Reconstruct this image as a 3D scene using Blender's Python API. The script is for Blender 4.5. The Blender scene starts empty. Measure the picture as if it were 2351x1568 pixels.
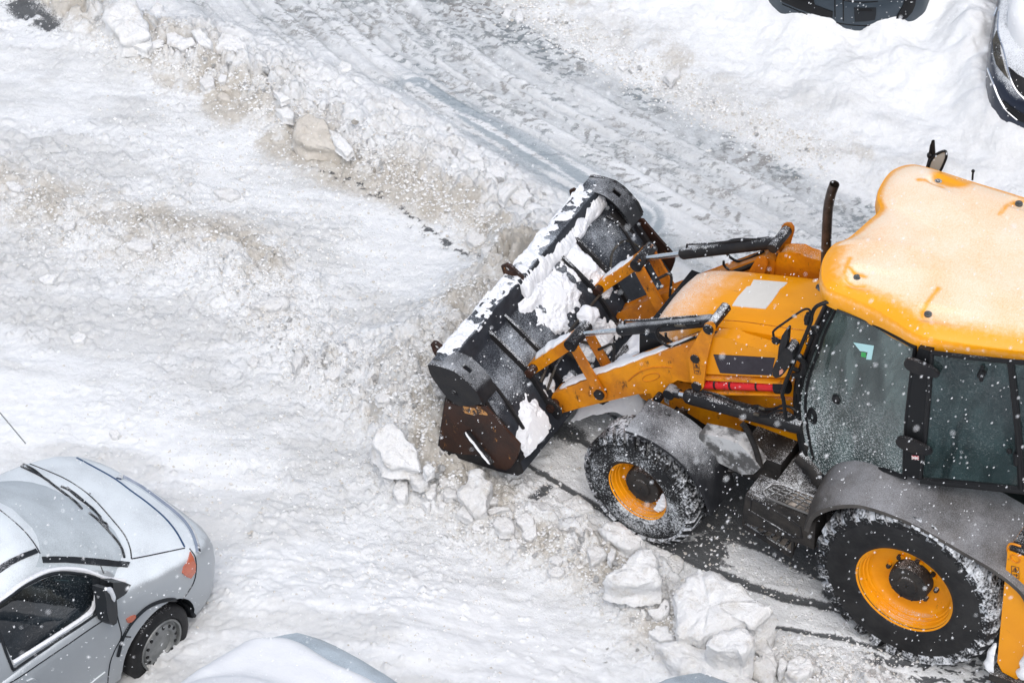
import bpy, bmesh, math, random
import numpy as np
from mathutils import Vector, Matrix
from mathutils.bvhtree import BVHTree
random.seed(7)
rng = np.random.default_rng(11)
S = bpy.context.scene
COL = S.collection
# ------------------------------------------------------------------ camera
CAM = (-7.449849451, 18.783892432, 20.831535198)
AZ, PITCH, ROLL, FPX = -1.0284449214, 0.7510851544, -0.0220156916, math.exp(9.10735152263506)
W0, H0 = 2351.0, 1568.0
def _basis():
    f = Vector((math.cos(PITCH)*math.cos(AZ), math.cos(PITCH)*math.sin(AZ), -math.sin(PITCH)))
    r = f.cross(Vector((0, 0, 1))).normalized(); u = r.cross(f)
    c, s = math.cos(ROLL), math.sin(ROLL)
    return c*r+s*u, -s*r+c*u, f
CR, CU, CF = _basis(); CC = Vector(CAM)
def ray(px, py):
    return (CF + (px-W0/2)/FPX*CR - (py-H0/2)/FPX*CU)
def bp(px, py, ax, v):
    d = ray(px, py); i = 'xyz'.index(ax); t = (v-CC[i])/d[i]
    return CC + t*d
def bpp(px, py, p, n):
    d = ray(px, py); n = Vector(n); t = (Vector(p)-CC).dot(n)/d.dot(n)
    return CC + t*d
cam = bpy.data.cameras.new('camera'); co = bpy.data.objects.new('camera', cam); COL.objects.link(co)
cam.sensor_width = 36; cam.lens = FPX/W0*36; cam.clip_end = 2000; cam.clip_start = .1
cam.dof.use_dof = True; cam.dof.focus_distance = (bp(1250, 800, 'z', .6)-CC).length; cam.dof.aperture_fstop = 9.0
m = Matrix((CR, CU, -CF)).transposed().to_4x4(); m.translation = CC
co.matrix_world = m; S.camera = co
# ------------------------------------------------------------------ light
w = bpy.data.worlds.new('World'); S.world = w; w.use_nodes = True
nt = w.node_tree; nt.nodes.clear()
sky = nt.nodes.new('ShaderNodeTexSky'); sky.sky_type = 'NISHITA'; sky.sun_disc = False
SUN_EL, SUN_AZ = math.radians(60), math.radians(125)   # azimuth: direction towards the sun, in the XY plane
sky.sun_elevation = SUN_EL; sky.sun_rotation = math.radians(90)-SUN_AZ
sky.dust_density = 4; sky.air_density = 1.2
hs = nt.nodes.new('ShaderNodeHueSaturation'); hs.inputs['Saturation'].default_value = .58
bg = nt.nodes.new('ShaderNodeBackground'); bg.inputs[1].default_value = .15
wo = nt.nodes.new('ShaderNodeOutputWorld')
nt.links.new(sky.outputs[0], hs.inputs['Color']); nt.links.new(hs.outputs[0], bg.inputs[0]); nt.links.new(bg.outputs[0], wo.inputs[0])
sl = bpy.data.lights.new('sun', 'SUN'); sl.energy = .50; sl.angle = math.radians(70); sl.color = (1, .985, .965)
so = bpy.data.objects.new('sun', sl); COL.objects.link(so)
sd = Vector((math.cos(SUN_EL)*math.cos(SUN_AZ), math.cos(SUN_EL)*math.sin(SUN_AZ), math.sin(SUN_EL)))
so.rotation_euler = sd.to_track_quat('Z', 'Y').to_euler(); so.location = (0, 0, 30)
S.view_settings.view_transform = 'Standard'; S.view_settings.look = 'None'
S.view_settings.exposure = 0.33
try: S.cycles.max_bounces = 6; S.cycles.diffuse_bounces = 3; S.cycles.transparent_max_bounces = 6
except Exception: pass
# ------------------------------------------------------------------ materials
SNOW = (.80, .83, .86)
class NT:
    def __init__(s, name):
        s.m = bpy.data.materials.new(name); s.m.use_nodes = True; s.t = s.m.node_tree; s.t.nodes.clear()
        s.out = s.n('ShaderNodeOutputMaterial')
    def n(s, k, **kw):
        x = s.t.nodes.new(k)
        for a, b in kw.items(): setattr(x, a, b)
        return x
    def l(s, a, b): s.t.links.new(a, b)
    def val(s, sock, v):
        if isinstance(v, bpy.types.NodeSocket): s.l(v, sock)
        elif isinstance(v, (tuple, list)) and len(v) == 3 and sock.type == 'RGBA': sock.default_value = (*v, 1)
        else: sock.default_value = v
    def mth(s, op, a, b=0., c=None, clamp=False):
        x = s.n('ShaderNodeMath', operation=op, use_clamp=clamp); s.val(x.inputs[0], a); s.val(x.inputs[1], b)
        if c is not None: s.val(x.inputs[2], c)
        return x.outputs[0]
    def mix(s, f, a, b):
        x = s.n('ShaderNodeMix', data_type='RGBA'); s.val(x.inputs[0], f); s.val(x.inputs[6], a); s.val(x.inputs[7], b); return x.outputs[2]
    def coord(s, scale=1, stretch=None):
        g = s.n('ShaderNodeTexCoord'); o = g.outputs['Object']
        if stretch:
            mp = s.n('ShaderNodeMapping'); mp.inputs['Scale'].default_value = stretch; s.l(o, mp.inputs[0]); o = mp.outputs[0]
        return o
    def noise(s, scale, detail=4, rough=.55, stretch=None, dist=0):
        x = s.n('ShaderNodeTexNoise'); x.inputs['Scale'].default_value = scale; x.inputs['Detail'].default_value = detail
        x.inputs['Roughness'].default_value = rough; x.inputs['Distortion'].default_value = dist
        s.l(s.coord(stretch=stretch), x.inputs[0]); return x.outputs[0]
    def smooth(s, v, lo, hi):
        x = s.n('ShaderNodeMapRange', interpolation_type='SMOOTHSTEP', clamp=True)
        s.val(x.inputs[0], v); s.val(x.inputs[1], lo); s.val(x.inputs[2], hi); return x.outputs[0]
    def nz(s):
        g = s.n('ShaderNodeNewGeometry'); q = s.n('ShaderNodeSeparateXYZ'); s.l(g.outputs['Normal'], q.inputs[0]); return q.outputs[2]
def mat(name, base, rough=.5, metal=0, dust=0., base2=None, var=.5, vscale=6, t0=.25, t1=.85, bump=0., bscale=60,
        coat=0, fine=140, stretch=None, scratch=0., scol=None, dsoft=.12, dcol=SNOW, spec=None, dgrad=None):
    N = NT(name); p = N.n('ShaderNodeBsdfPrincipled')
    c = base
    if base2 is not None:
        v = N.smooth(N.noise(vscale, 6, .65, stretch), .5-.28*(1.2-var), .5+.28*(1.2-var)); c = N.mix(v, base, base2)
    if scratch > 0:
        v = N.smooth(N.noise(11, 9, .80, (1, 1, .5)), .62-.07*scratch, .68); c = N.mix(v, c, scol or (.03, .02, .015))
    r = rough
    if dust > 0:
        up = N.smooth(N.nz(), t0, t1)
        big = N.noise(3.1, 4, .6); fi = N.noise(fine, 2, .6)
        s_ = N.mth('ADD', N.mth('MULTIPLY', big, .75), N.mth('MULTIPLY', fi, .6))    # centred about .675
        thr = .675 + .42*(.5-dust)
        k = N.smooth(N.mth('ADD', s_, N.mth('MULTIPLY', N.mth('SUBTRACT', up, 1.), .55)), thr-dsoft, thr+dsoft)
        k = N.mth('MULTIPLY', k, N.smooth(up, 0., .35))
        if dgrad:
            q = N.n('ShaderNodeSeparateXYZ'); N.l(N.coord(), q.inputs[0])
            gx_ = N.mth('ADD', q.outputs[0], N.mth('MULTIPLY', N.mth('SUBTRACT', N.noise(6, 7, .7), .5), .55)); gy__ = N.mth('MULTIPLY', q.outputs[1], -.25)
            k = N.mth('MULTIPLY', N.smooth(N.mth('ADD', gx_, gy__), *dgrad), N.smooth(N.noise(170, 3, .7), .36, .58))
        c = N.mix(k, c, dcol)
        r = N.mth('ADD', rough, N.mth('MULTIPLY', k, .85-rough))
    N.val(p.inputs['Base Color'], c); N.val(p.inputs['Roughness'], r); p.inputs['Metallic'].default_value = metal
    if spec is None: spec = .22 if (max(base) < .1 and metal < .1) else (.3 if base[0] > .4 and base[2] < .05 else .5)
    p.inputs['Specular IOR Level'].default_value = spec
    if coat: p.inputs['Coat Weight'].default_value = coat; p.inputs['Coat Roughness'].default_value = .15
    if bump > 0:
        b = N.n('ShaderNodeBump'); b.inputs['Strength'].default_value = bump; b.inputs['Distance'].default_value = .01
        N.l(N.noise(bscale, 5, .6), b.inputs['Height']); N.l(b.outputs[0], p.inputs['Normal'])
    N.l(p.outputs[0], N.out.inputs[0]); return N.m
OR1, OR2 = (.78, .290, .004), (.56, .185, .010)
M = {}
M['paint'] = mat('orange_paint', OR1, .45, base2=OR2, vscale=4, var=.7, dust=.14, coat=.06, scratch=.9, bump=.06, bscale=25)
M['paint_clean'] = mat('orange_paint_clean', (.84, .325, .003), .4, base2=(.76, .28, .004), vscale=1.5, dust=.05, coat=.08, scratch=.15, bump=.05, bscale=12)
M['paint_worn'] = mat('orange_paint_worn', (.64, .215, .008), .5, base2=(.40, .13, .015), vscale=6, dust=.14, scratch=1.2, bump=.12, bscale=30)
M['rim_paint'] = mat('rim_paint', (.86, .335, .003), .45, base2=(.74, .27, .004), vscale=5, dust=.12, scratch=.3, bump=.08, dcol=(.6,.55,.5))
M['black'] = mat('black_steel', (.013, .0135, .016), .42, dust=.30, base2=(.025, .023, .023), bump=.15, bscale=70, fine=110)
M['black_clean'] = mat('black_plastic', (.011, .0115, .013), .38, dust=.08, bump=.05)
M['black_dusty'] = mat('black_plastic_frosted', (.013, .014, .017), .5, dust=.30, base2=(.028, .029, .032), bump=.1, dsoft=.30, fine=170, dcol=(.62, .65, .69))
M['fender_grey'] = mat('frosted_grey_fender', (.045, .042, .040), .6, dust=.36, base2=(.10, .092, .085), vscale=2.5, bump=.15, dsoft=.4, fine=150, dcol=(.40, .41, .44))
M['grime'] = mat('grimy_steel', (.016, .016, .017), .6, dust=.27, base2=(.045, .04, .036), bump=.3, bscale=40)
M['rust'] = mat('rusty_steel', (.022, .014, .012), .45, base2=(.05, .022, .014), vscale=4, dust=.12, scratch=.35, scol=(.45, .2, .05), bump=.15, bscale=60)
M['shell'] = mat('bucket_shell', (.018, .02, .026), .38, base2=(.04, .045, .055), vscale=5, dust=.22, bump=.15, fine=110, dsoft=.25, dcol=(.55, .6, .66))
M['chrome'] = mat('chrome', (.75, .77, .8), .12, 1)
M['steel'] = mat('worn_steel', (.13, .115, .09), .45, .7, dust=.15, bump=.1, base2=(.05,.045,.04), vscale=12)
M['exhaust'] = mat('exhaust_pipe', (.13, .10, .085), .38, .75, base2=(.06, .05, .045), vscale=14, bump=.05)
M['red'] = mat('red_strut', (.62, .015, .02), .35, base2=(.45, .01, .012), dust=.05, scratch=.5, coat=.2)
M['rubber'] = mat('tyre_rubber', (.012, .0125, .014), .6, dust=.47, bump=.25, bscale=50, fine=55, t0=-1.5, t1=.5, dcol=(.66, .69, .73))
M['rubber_snowy'] = mat('tyre_sidewall_specked', (.012, .0125, .014), .6, dust=.36, bump=.15, bscale=30, fine=75, t0=-2.2, t1=.3, dcol=(.62, .65, .68))
M['rubber_side'] = mat('tyre_sidewall', (.013, .0135, .015), .55, dust=.13, bump=.15, bscale=30, fine=90, base2=(.028, .028, .029), t0=-.3)
M['groove'] = mat('tyre_groove_snow', (.016, .016, .018), .7, dust=.66, bump=.5, bscale=40, fine=34, t0=-1.4, t1=.1, dcol=(.70, .73, .77))
M['decal'] = mat('black_decal', (.035, .03, .038), .5, dust=.05, base2=(.05, .045, .055))
M['paper'] = mat('white_paper', (.74, .72, .68), .7, base2=(.68, .66, .61), vscale=3, bump=.06, bscale=14)
M['mirror'] = mat('mirror_glass', (.42, .46, .47), .25, .2)
M['interior'] = mat('cab_interior', (.03, .035, .037), .8, base2=(.05, .055, .06))
M['seat'] = mat('cab_seat', (.05, .055, .06), .9)
M['cyan'] = mat('pale_paper_note', (.45, .72, .74), .7)
M['blue'] = mat('blue_cloth', (.05, .12, .28), .9)
M['white'] = mat('white_mark', (.7, .7, .7), .6)
M['green'] = mat('green_print', (.05, .4, .1), .6)
M['snow'] = mat('soft_snow', (.84, .86, .885), .85, base2=(.80, .82, .85), vscale=8, bump=.25, bscale=35)
M['snow_bk'] = mat('settled_snow', (.84, .86, .89), .85, base2=(.78, .80, .84), vscale=9, bump=.5, bscale=30)
def roof_mat():
    N = NT('snow_dusted_orange_roof'); p = N.n('ShaderNodeBsdfPrincipled')
    a = N.n('ShaderNodeAttribute', attribute_name='cover').outputs['Fac']
    fi = N.noise(70, 5, .7, (1.6, 1, 1)); big = N.noise(2.2, 5, .6)
    k = N.mth('ADD', N.mth('MULTIPLY', fi, .55), N.mth('MULTIPLY', big, .40))
    k = N.mth('MULTIPLY', N.smooth(k, .05, .66), .86)
    edge = N.smooth(N.mth('ADD', a, N.mth('MULTIPLY', N.mth('SUBTRACT', N.noise(26, 6, .7), .5), .9)), .05, .95)
    k = N.mth('MULTIPLY', k, edge)
    N.val(p.inputs['Base Color'], N.mix(k, (.88, .36, .003), (.90, .85, .74)))
    N.val(p.inputs['Roughness'], N.mth('ADD', .38, N.mth('MULTIPLY', k, .45)))
    b = N.n('ShaderNodeBump'); b.inputs['Strength'].default_value = .15; b.inputs['Distance'].default_value = .004
    N.l(fi, b.inputs['Height']); N.l(b.outputs[0], p.inputs['Normal'])
    N.l(p.outputs[0], N.out.inputs[0]); return N.m
M['roof'] = roof_mat()
def glass(name, tint, frost=.25, alpha=.5, rough=.04, dark=(.02, .03, .035)):
    N = NT(name); p = N.n('ShaderNodeBsdfPrincipled'); t = N.n('ShaderNodeBsdfTransparent'); mx = N.n('ShaderNodeMixShader')
    t.inputs[0].default_value = (*tint, 1)
    fi = N.noise(120, 3, .7, (.5, 1, 1)); big = N.noise(2, 3, .6)
    g = N.n('ShaderNodeNewGeometry'); q = N.n('ShaderNodeSeparateXYZ'); N.l(g.outputs['Position'], q.inputs[0])
    low = N.smooth(q.outputs[2], 2.15, 1.30) if frost > .3 else .12
    k = N.mth('MULTIPLY', N.smooth(N.mth('ADD', fi, N.mth('MULTIPLY', big, .3)), .70-.1*frost, .86-.1*frost), N.mth('ADD', N.mth('MULTIPLY', low, .85), .03))
    tn = N.smooth(N.noise(2.6, 5, .65, (1, 1, .5), 1.5), .38, .64); N.val(p.inputs['Base Color'], N.mix(k, N.mix(tn, tuple(v*.45 for v in dark), tuple(v*1.35 for v in dark)), (.75, .8, .82)))
    N.val(p.inputs['Roughness'], N.mth('ADD', rough, N.mth('MULTIPLY', k, .6)))
    p.inputs['IOR'].default_value = 1.75
    N.val(mx.inputs[0], N.mth('ADD', alpha, N.mth('MULTIPLY', k, 1-alpha))); N.l(t.outputs[0], mx.inputs[1]); N.l(p.outputs[0], mx.inputs[2])
    N.l(mx.outputs[0], N.out.inputs[0]); return N.m
M['cab_glass'] = glass('cab_glass_frosted', (.45, .62, .60), .9, .56, .05, (.135, .175, .172))
M['cab_glass2'] = glass('cab_glass', (.40, .58, .57), .1, .58, .04, (.036, .060, .062))
M['car_glass'] = glass('car_side_glass', (.2, .26, .3), .1, .8, .03, (.010, .014, .018))
def snowcar(name, base, rough=.35, metal=.5, dust=.9, t0=.35, t1=.8, **k):
    return mat(name, base, rough, metal, dust, t0=t0, t1=t1, coat=.15, bump=.04, bscale=90, **k)
M['silver'] = snowcar('silver_car_paint', (.42, .45, .475), .42, .30, 1.05, .42, .80, dcol=(.82, .87, .90), dsoft=.35)
M['darkcar'] = snowcar('dark_grey_car_paint', (.045, .062, .08), .35, .3, .62, .3, .95, dsoft=.3)
M['navycar'] = snowcar('navy_car_paint', (.02, .028, .05), .35, .3, .70, .1, .8, dsoft=.2)
M['greycar'] = snowcar('grey_car_paint', (.24, .30, .34), .4, .3, .72, .3, .7, dsoft=.3, dcol=(.62, .70, .76))
M['windscreen'] = mat('snowy_windscreen', (.16, .19, .21), .2, dust=.93, t0=.1, t1=.5, dsoft=.5, fine=120, dcol=(.66, .72, .755))
M['steelrim'] = mat('steel_wheel', (.30, .31, .31), .5, .3, base2=(.18, .19, .19), dust=.12)
M['amber'] = mat('amber_lens', (.55, .15, .08), .25, base2=(.42, .10, .06), coat=.6)
M['dkplastic'] = mat('car_black_plastic', (.018, .021, .025), .45, dust=.18)
M['navyline'] = mat('navy_seal', (.01, .05, .13), .4)
def chunk_mat(name, a, b):
    N = NT(name); p = N.n('ShaderNodeBsdfPrincipled')
    v = N.smooth(N.noise(4.5, 6, .7), .38, .68); c = N.mix(v, a, b)
    sp = N.smooth(N.noise(45, 4, .75), .62, .74); c = N.mix(N.mth('MULTIPLY', sp, .45), c, (.34, .31, .27)); st = N.smooth(N.noise(9, 7, .75), .52, .66); c = N.mix(N.mth('MULTIPLY', st, .45), c, (.55, .52, .475))
    N.val(p.inputs['Base Color'], c); p.inputs['Roughness'].default_value = .85
    bb = N.n('ShaderNodeBump'); bb.inputs['Strength'].default_value = .9; bb.inputs['Distance'].default_value = .03
    N.l(N.noise(22, 7, .65), bb.inputs['Height']); N.l(bb.outputs[0], p.inputs['Normal'])
    N.l(p.outputs[0], N.out.inputs[0]); return N.m
M['ck_white'] = chunk_mat('clean_snow_block', (.83, .84, .85), (.74, .735, .72))
M['ck_grey'] = chunk_mat('grey_snow_block', (.76, .765, .77), (.66, .65, .625))
M['ck_dirty'] = chunk_mat('dirty_snow_block', (.66, .625, .57), (.52, .48, .42))
# ------------------------------------------------------------------ mesh helpers
def tag(o, label=None, cat=None, group=None, kind=None):
    if label: o['label'] = label
    if cat: o['category'] = cat
    if group: o['group'] = group
    if kind: o['kind'] = kind
    return o
def empty(name, loc=(0, 0, 0), rz=0, parent=None):
    o = bpy.data.objects.new(name, None); COL.objects.link(o); o.location = loc; o.rotation_euler = (0, 0, rz)
    o.empty_display_size = .2
    if parent: o.parent = parent
    return o
def link(name, me, mats, parent=None, sharp=40):
    if not isinstance(mats, (list, tuple)): mats = [mats]
    for q in mats: me.materials.append(M[q] if isinstance(q, str) else q)
    if sharp is not None:
        for p in me.polygons: p.use_smooth = True
        me.set_sharp_from_angle(angle=math.radians(sharp))
    o = bpy.data.objects.new(name, me); COL.objects.link(o)
    if parent is not None: o.parent = parent
    return o
def obj(name, bm, mats, parent=None, sharp=40, bevel=0, inv=None):
    if bevel:
        es = [e for e in bm.edges if len(e.link_faces) == 2 and e.calc_face_angle(0) > .5]
        bmesh.ops.bevel(bm, geom=es, offset=bevel, segments=2, profile=.6, affect='EDGES', clamp_overlap=True)
    bmesh.ops.recalc_face_normals(bm, faces=bm.faces)
    if inv is not None: bm.transform(inv)
    me = bpy.data.meshes.new(name); bm.to_mesh(me); bm.free()
    return link(name, me, mats, parent, sharp)
def add_prism(bm, pts, vec, mi=0):
    pts = [Vector(p) for p in pts]; vec = Vector(vec)
    a = [bm.verts.new(p) for p in pts]; b = [bm.verts.new(p+vec) for p in pts]
    n = len(pts); fs = [bm.faces.new(a), bm.faces.new(b[::-1])]
    for i in range(n): fs.append(bm.faces.new((a[i], a[(i+1) % n], b[(i+1) % n], b[i])))
    for f in fs: f.material_index = mi
    return bm
def B(): return bmesh.new()
def add_box(bm, lo, hi, mi=0):
    lo, hi = Vector(lo), Vector(hi)
    return add_prism(bm, [(lo.x, lo.y, lo.z), (hi.x, lo.y, lo.z), (hi.x, hi.y, lo.z), (lo.x, hi.y, lo.z)], (0, 0, hi.z-lo.z), mi)
def add_beam(bm, p, q, w, h, up=(0, 0, 1)):
    p, q = Vector(p), Vector(q); d = (q-p).normalized(); s = d.cross(Vector(up)).normalized(); u = s.cross(d)
    return add_prism(bm, [p+s*w/2+u*h/2, p-s*w/2+u*h/2, p-s*w/2-u*h/2, p+s*w/2-u*h/2], q-p)
def catmull(pts, k=6):
    pts = [Vector(p) for p in pts]
    if len(pts) < 3: return pts
    P = [pts[0]*2-pts[1]]+pts+[pts[-1]*2-pts[-2]]; out = []
    for i in range(1, len(P)-2):
        for j in range(k):
            t = j/k; a, b, c, d = P[i-1], P[i], P[i+1], P[i+2]
            out.append(.5*((2*b)+(c-a)*t+(2*a-5*b+4*c-d)*t*t+(3*b-a-3*c+d)*t**3))
    return out+[pts[-1]]
def add_tube(bm, pts, r, n=8, smooth=0, caps=True):
    pts = catmull(pts, smooth) if smooth else [Vector(p) for p in pts]
    rs = r if isinstance(r, (list, tuple)) else [r]*len(pts)
    if len(rs) != len(pts): rs = [rs[int(round(i*(len(rs)-1)/(len(pts)-1)))] for i in range(len(pts))]
    rings = []; ref = None
    for i, p in enumerate(pts):
        d = (pts[min(i+1, len(pts)-1)]-pts[max(i-1, 0)])
        d = d.normalized() if d.length > 1e-9 else Vector((0, 0, 1))
        if ref is None: ref = d.orthogonal().normalized()
        ref = (ref-d*ref.dot(d)).normalized(); s = d.cross(ref)
        rings.append([bm.verts.new(p+(ref*math.cos(2*math.pi*k/n)+s*math.sin(2*math.pi*k/n))*rs[i]) for k in range(n)])
    for a, b in zip(rings, rings[1:]):
        for k in range(n): bm.faces.new((a[k], a[(k+1) % n], b[(k+1) % n], b[k]))
    if caps: bm.faces.new(rings[0][::-1]); bm.faces.new(rings[-1])
    return bm
def add_cyl(bm, p, q, r, n=20): return add_tube(bm, [p, q], r, n)
def add_lathe(bm, prof, n=48, mi=0, closed=False):
    """profile of (radius, y) about the local Y axis"""
    rings = [[bm.verts.new((r*math.cos(2*math.pi*k/n), y, r*math.sin(2*math.pi*k/n))) for k in range(n)] for r, y in prof]
    prs = list(zip(rings, rings[1:]))+([(rings[-1], rings[0])] if closed else [])
    for a, b in prs:
        for k in range(n):
            f = bm.faces.new((a[k], a[(k+1) % n], b[(k+1) % n], b[k])); f.material_index = mi
    return rings
def plateY(name, D, y, th, mats, parent, bevel=.006, mirror=False):
    """plate traced as an outline lying on the plane Y=y; th is its thickness towards the machine's middle"""
    pts = [bp(px, py, 'y', y) for px, py in D]; bm = add_prism(B(), pts, (0, -th, 0))
    if mirror: bmesh.ops.scale(bm, vec=(1, -1, 1), verts=bm.verts)
    return obj(name, bm, mats, parent, bevel=bevel)
def pl(bm, D, y, th): return add_prism(bm, [bp(px, py, 'y', y) for px, py in D], (0, -th, 0))
def Z(x0, y0, f): return lambda x, y: ((x0+x/f)*.612240, (y0+y/f)*.612240)
z1 = Z(1500, 600, 2.1364); z2 = Z(1500, 1200, 2.1364); z3 = Z(2740, 500, 2.1364); z4 = Z(2740, 1100, 2.1364)
z5 = Z(2740, 1827, 2.1364); z6 = Z(2200, 1100, 2.9363); z7 = Z(0, 1600, 1.632); z8 = Z(2740, 0, 2.1364)
zA = Z(600, 2200, 2.351); zB = Z(2200, 1961, 2.6122); zD = Z(2850, 0, 3.617)
def bvh_of(o):
    bpy.context.view_layer.update()
    me = o.data; mw = o.matrix_world
    return BVHTree.FromPolygons([mw @ v.co for v in me.vertices], [tuple(p.vertices) for p in me.polygons])
def inpoly(x, y, P):
    c = False; n = len(P)
    for i in range(n):
        x1, y1 = P[i]; x2, y2 = P[i-1]
        if (y1 > y) != (y2 > y) and x < (x2-x1)*(y-y1)/(y2-y1)+x1: c = not c
    return c
def hit(bv, px, py, off):
    d = ray(px, py).normalized(); h = bv.ray_cast(CC, d)
    if h[0] is None: return None
    nn = h[1] if h[1].dot(d) < 0 else -h[1]
    return h[0]+nn*off
def surf_patch(name, D, bv, mats, parent, off=.006, step=6, inv=None, sharp=60):
    """a thin shaped part that follows the surface it is fixed to"""
    out = []
    n = len(D)
    for i in range(n):
        a, b = D[i], D[(i+1) % n]; L = math.hypot(b[0]-a[0], b[1]-a[1]); k = max(1, int(L/step))
        for j in range(k): out.append((a[0]+(b[0]-a[0])*j/k, a[1]+(b[1]-a[1])*j/k))
    pts = list(out); xs = [p[0] for p in D]; ys = [p[1] for p in D]
    from mathutils.geometry import delaunay_2d_cdt
    x = min(xs)+step*.5
    while x < max(xs):
        y = min(ys)+step*.5
        while y < max(ys):
            if inpoly(x, y, D) and all((x-q[0])**2+(y-q[1])**2 > (step*.55)**2 for q in out): pts.append((x, y))
            y += step
        x += step
    r = delaunay_2d_cdt([Vector(p) for p in pts], [], [list(range(len(out)))], 1, 1e-4)
    bm = B(); vs = []; miss = 0
    for v in r[0]:
        h = hit(bv, v.x, v.y, off)
        vs.append(bm.verts.new(h) if h else None)
    for f in r[2]:
        if all(vs[i] for i in f):
            try: bm.faces.new([vs[i] for i in f])
            except ValueError: pass
    for v in [v for v in bm.verts if not v.link_faces]: bm.verts.remove(v)
    if len(bm.faces) == 0: print('EMPTY PATCH', name)
    bm.normal_update()
    for f in bm.faces:
        if f.normal.dot(CF) > 0: f.normal_flip()
    bm.normal_update()
    nv = {v: v.normal.copy() for v in bm.verts}
    be = [e for e in bm.edges if e.is_boundary]; r = bmesh.ops.extrude_edge_only(bm, edges=be)
    for v in [g for g in r['geom'] if isinstance(g, bmesh.types.BMVert)]:
        n0 = min(nv.items(), key=lambda kv: (kv[0].co-v.co).length_squared)[1] if len(nv) < 1500 else Vector((0, 0, 1)); v.co -= n0*off*1.2
    if inv is not None: bm.transform(inv)
    me = bpy.data.meshes.new(name); bm.to_mesh(me); bm.free()
    return link(name, me, mats, parent, 50)
def surf_line(name, D, bv, r, mats, parent, off=.0, k=4, inv=None, bm=None):
    P = [(Vector((*p, 0))) for p in D]; P = catmull(P, k) if len(P) > 2 else [P[0].lerp(P[1], i/8) for i in range(9)]
    pts = [h for h in (hit(bv, p.x, p.y, off) for p in P) if h]
    if len(pts) < 2: print('EMPTY LINE', name); return None
    if bm is not None: add_tube(bm, pts, r, 6); return None
    return obj(name, add_tube(B(), pts, r, 6), mats, parent, inv=inv)
def icoblob(bm, c, rad, amp=.25, sub=2, seed=0, squash=(1, 1, 1)):
    r = bmesh.ops.create_icosphere(bm, subdivisions=sub, radius=1)
    rs = random.Random(seed); ph = [rs.uniform(0, 6.28) for _ in range(6)]
    for v in r['verts']:
        p = v.co; k = 1+amp*(math.sin(3*p.x+ph[0])*math.sin(3.3*p.y+ph[1])+.6*math.sin(6*p.z+ph[2]+2*p.x)*math.sin(5*p.y+ph[3]))
        v.co = Vector((p.x*squash[0]*rad*k, p.y*squash[1]*rad*k, p.z*squash[2]*rad*k))+Vector(c)
# ------------------------------------------------------------------ numpy noise
def _hash(ix, iy, s):
    h = (ix.astype(np.int64)*374761393+iy.astype(np.int64)*668265263+s*1442695041) & 0xFFFFFFFF
    h = ((h ^ (h >> 13))*1274126177) & 0xFFFFFFFF
    h = ((h ^ (h >> 16))*2246822519) & 0xFFFFFFFF
    return ((h ^ (h >> 15)) & 0xFFFFFF)/float(0xFFFFFF)
def vn(x, y, s=0):
    ix = np.floor(x); iy = np.floor(y); fx = x-ix; fy = y-iy; fx = fx*fx*fx*(fx*(fx*6-15)+10); fy = fy*fy*fy*(fy*(fy*6-15)+10)
    a = _hash(ix, iy, s); b = _hash(ix+1, iy, s); c = _hash(ix, iy+1, s); d = _hash(ix+1, iy+1, s)
    return (a*(1-fx)+b*fx)*(1-fy)+(c*(1-fx)+d*fx)*fy
def fbm(x, y, o=4, s=0, g=.5):
    t = 0; a = 1; n = 0
    for i in range(o):
        ca, sa = math.cos(.7*i), math.sin(.7*i)
        t = t+a*vn((x*ca-y*sa)*2**i+13.7*i, (x*sa+y*ca)*2**i-7.1*i, s+i); n += a; a *= g
    return t/n
def worley(x, y, s=0):
    ix = np.floor(x); iy = np.floor(y); f1 = np.full_like(x, 9.); f2 = np.full_like(x, 9.); cid = np.zeros_like(x)
    for dx in (-1, 0, 1):
        for dy in (-1, 0, 1):
            cx = ix+dx; cy = iy+dy
            px = cx+_hash(cx, cy, s); py = cy+_hash(cx, cy, s+77); d = np.hypot(x-px, y-py); r = _hash(cx, cy, s+991)
            m1 = d < f1; f2 = np.where(m1, f1, np.minimum(f2, d)); cid = np.where(m1, r, cid); f1 = np.where(m1, d, f1)
    return f1, f2, cid
def sst(v, lo, hi):
    t = np.clip((v-lo)/(hi-lo), 0, 1); return t*t*(3-2*t)
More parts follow.
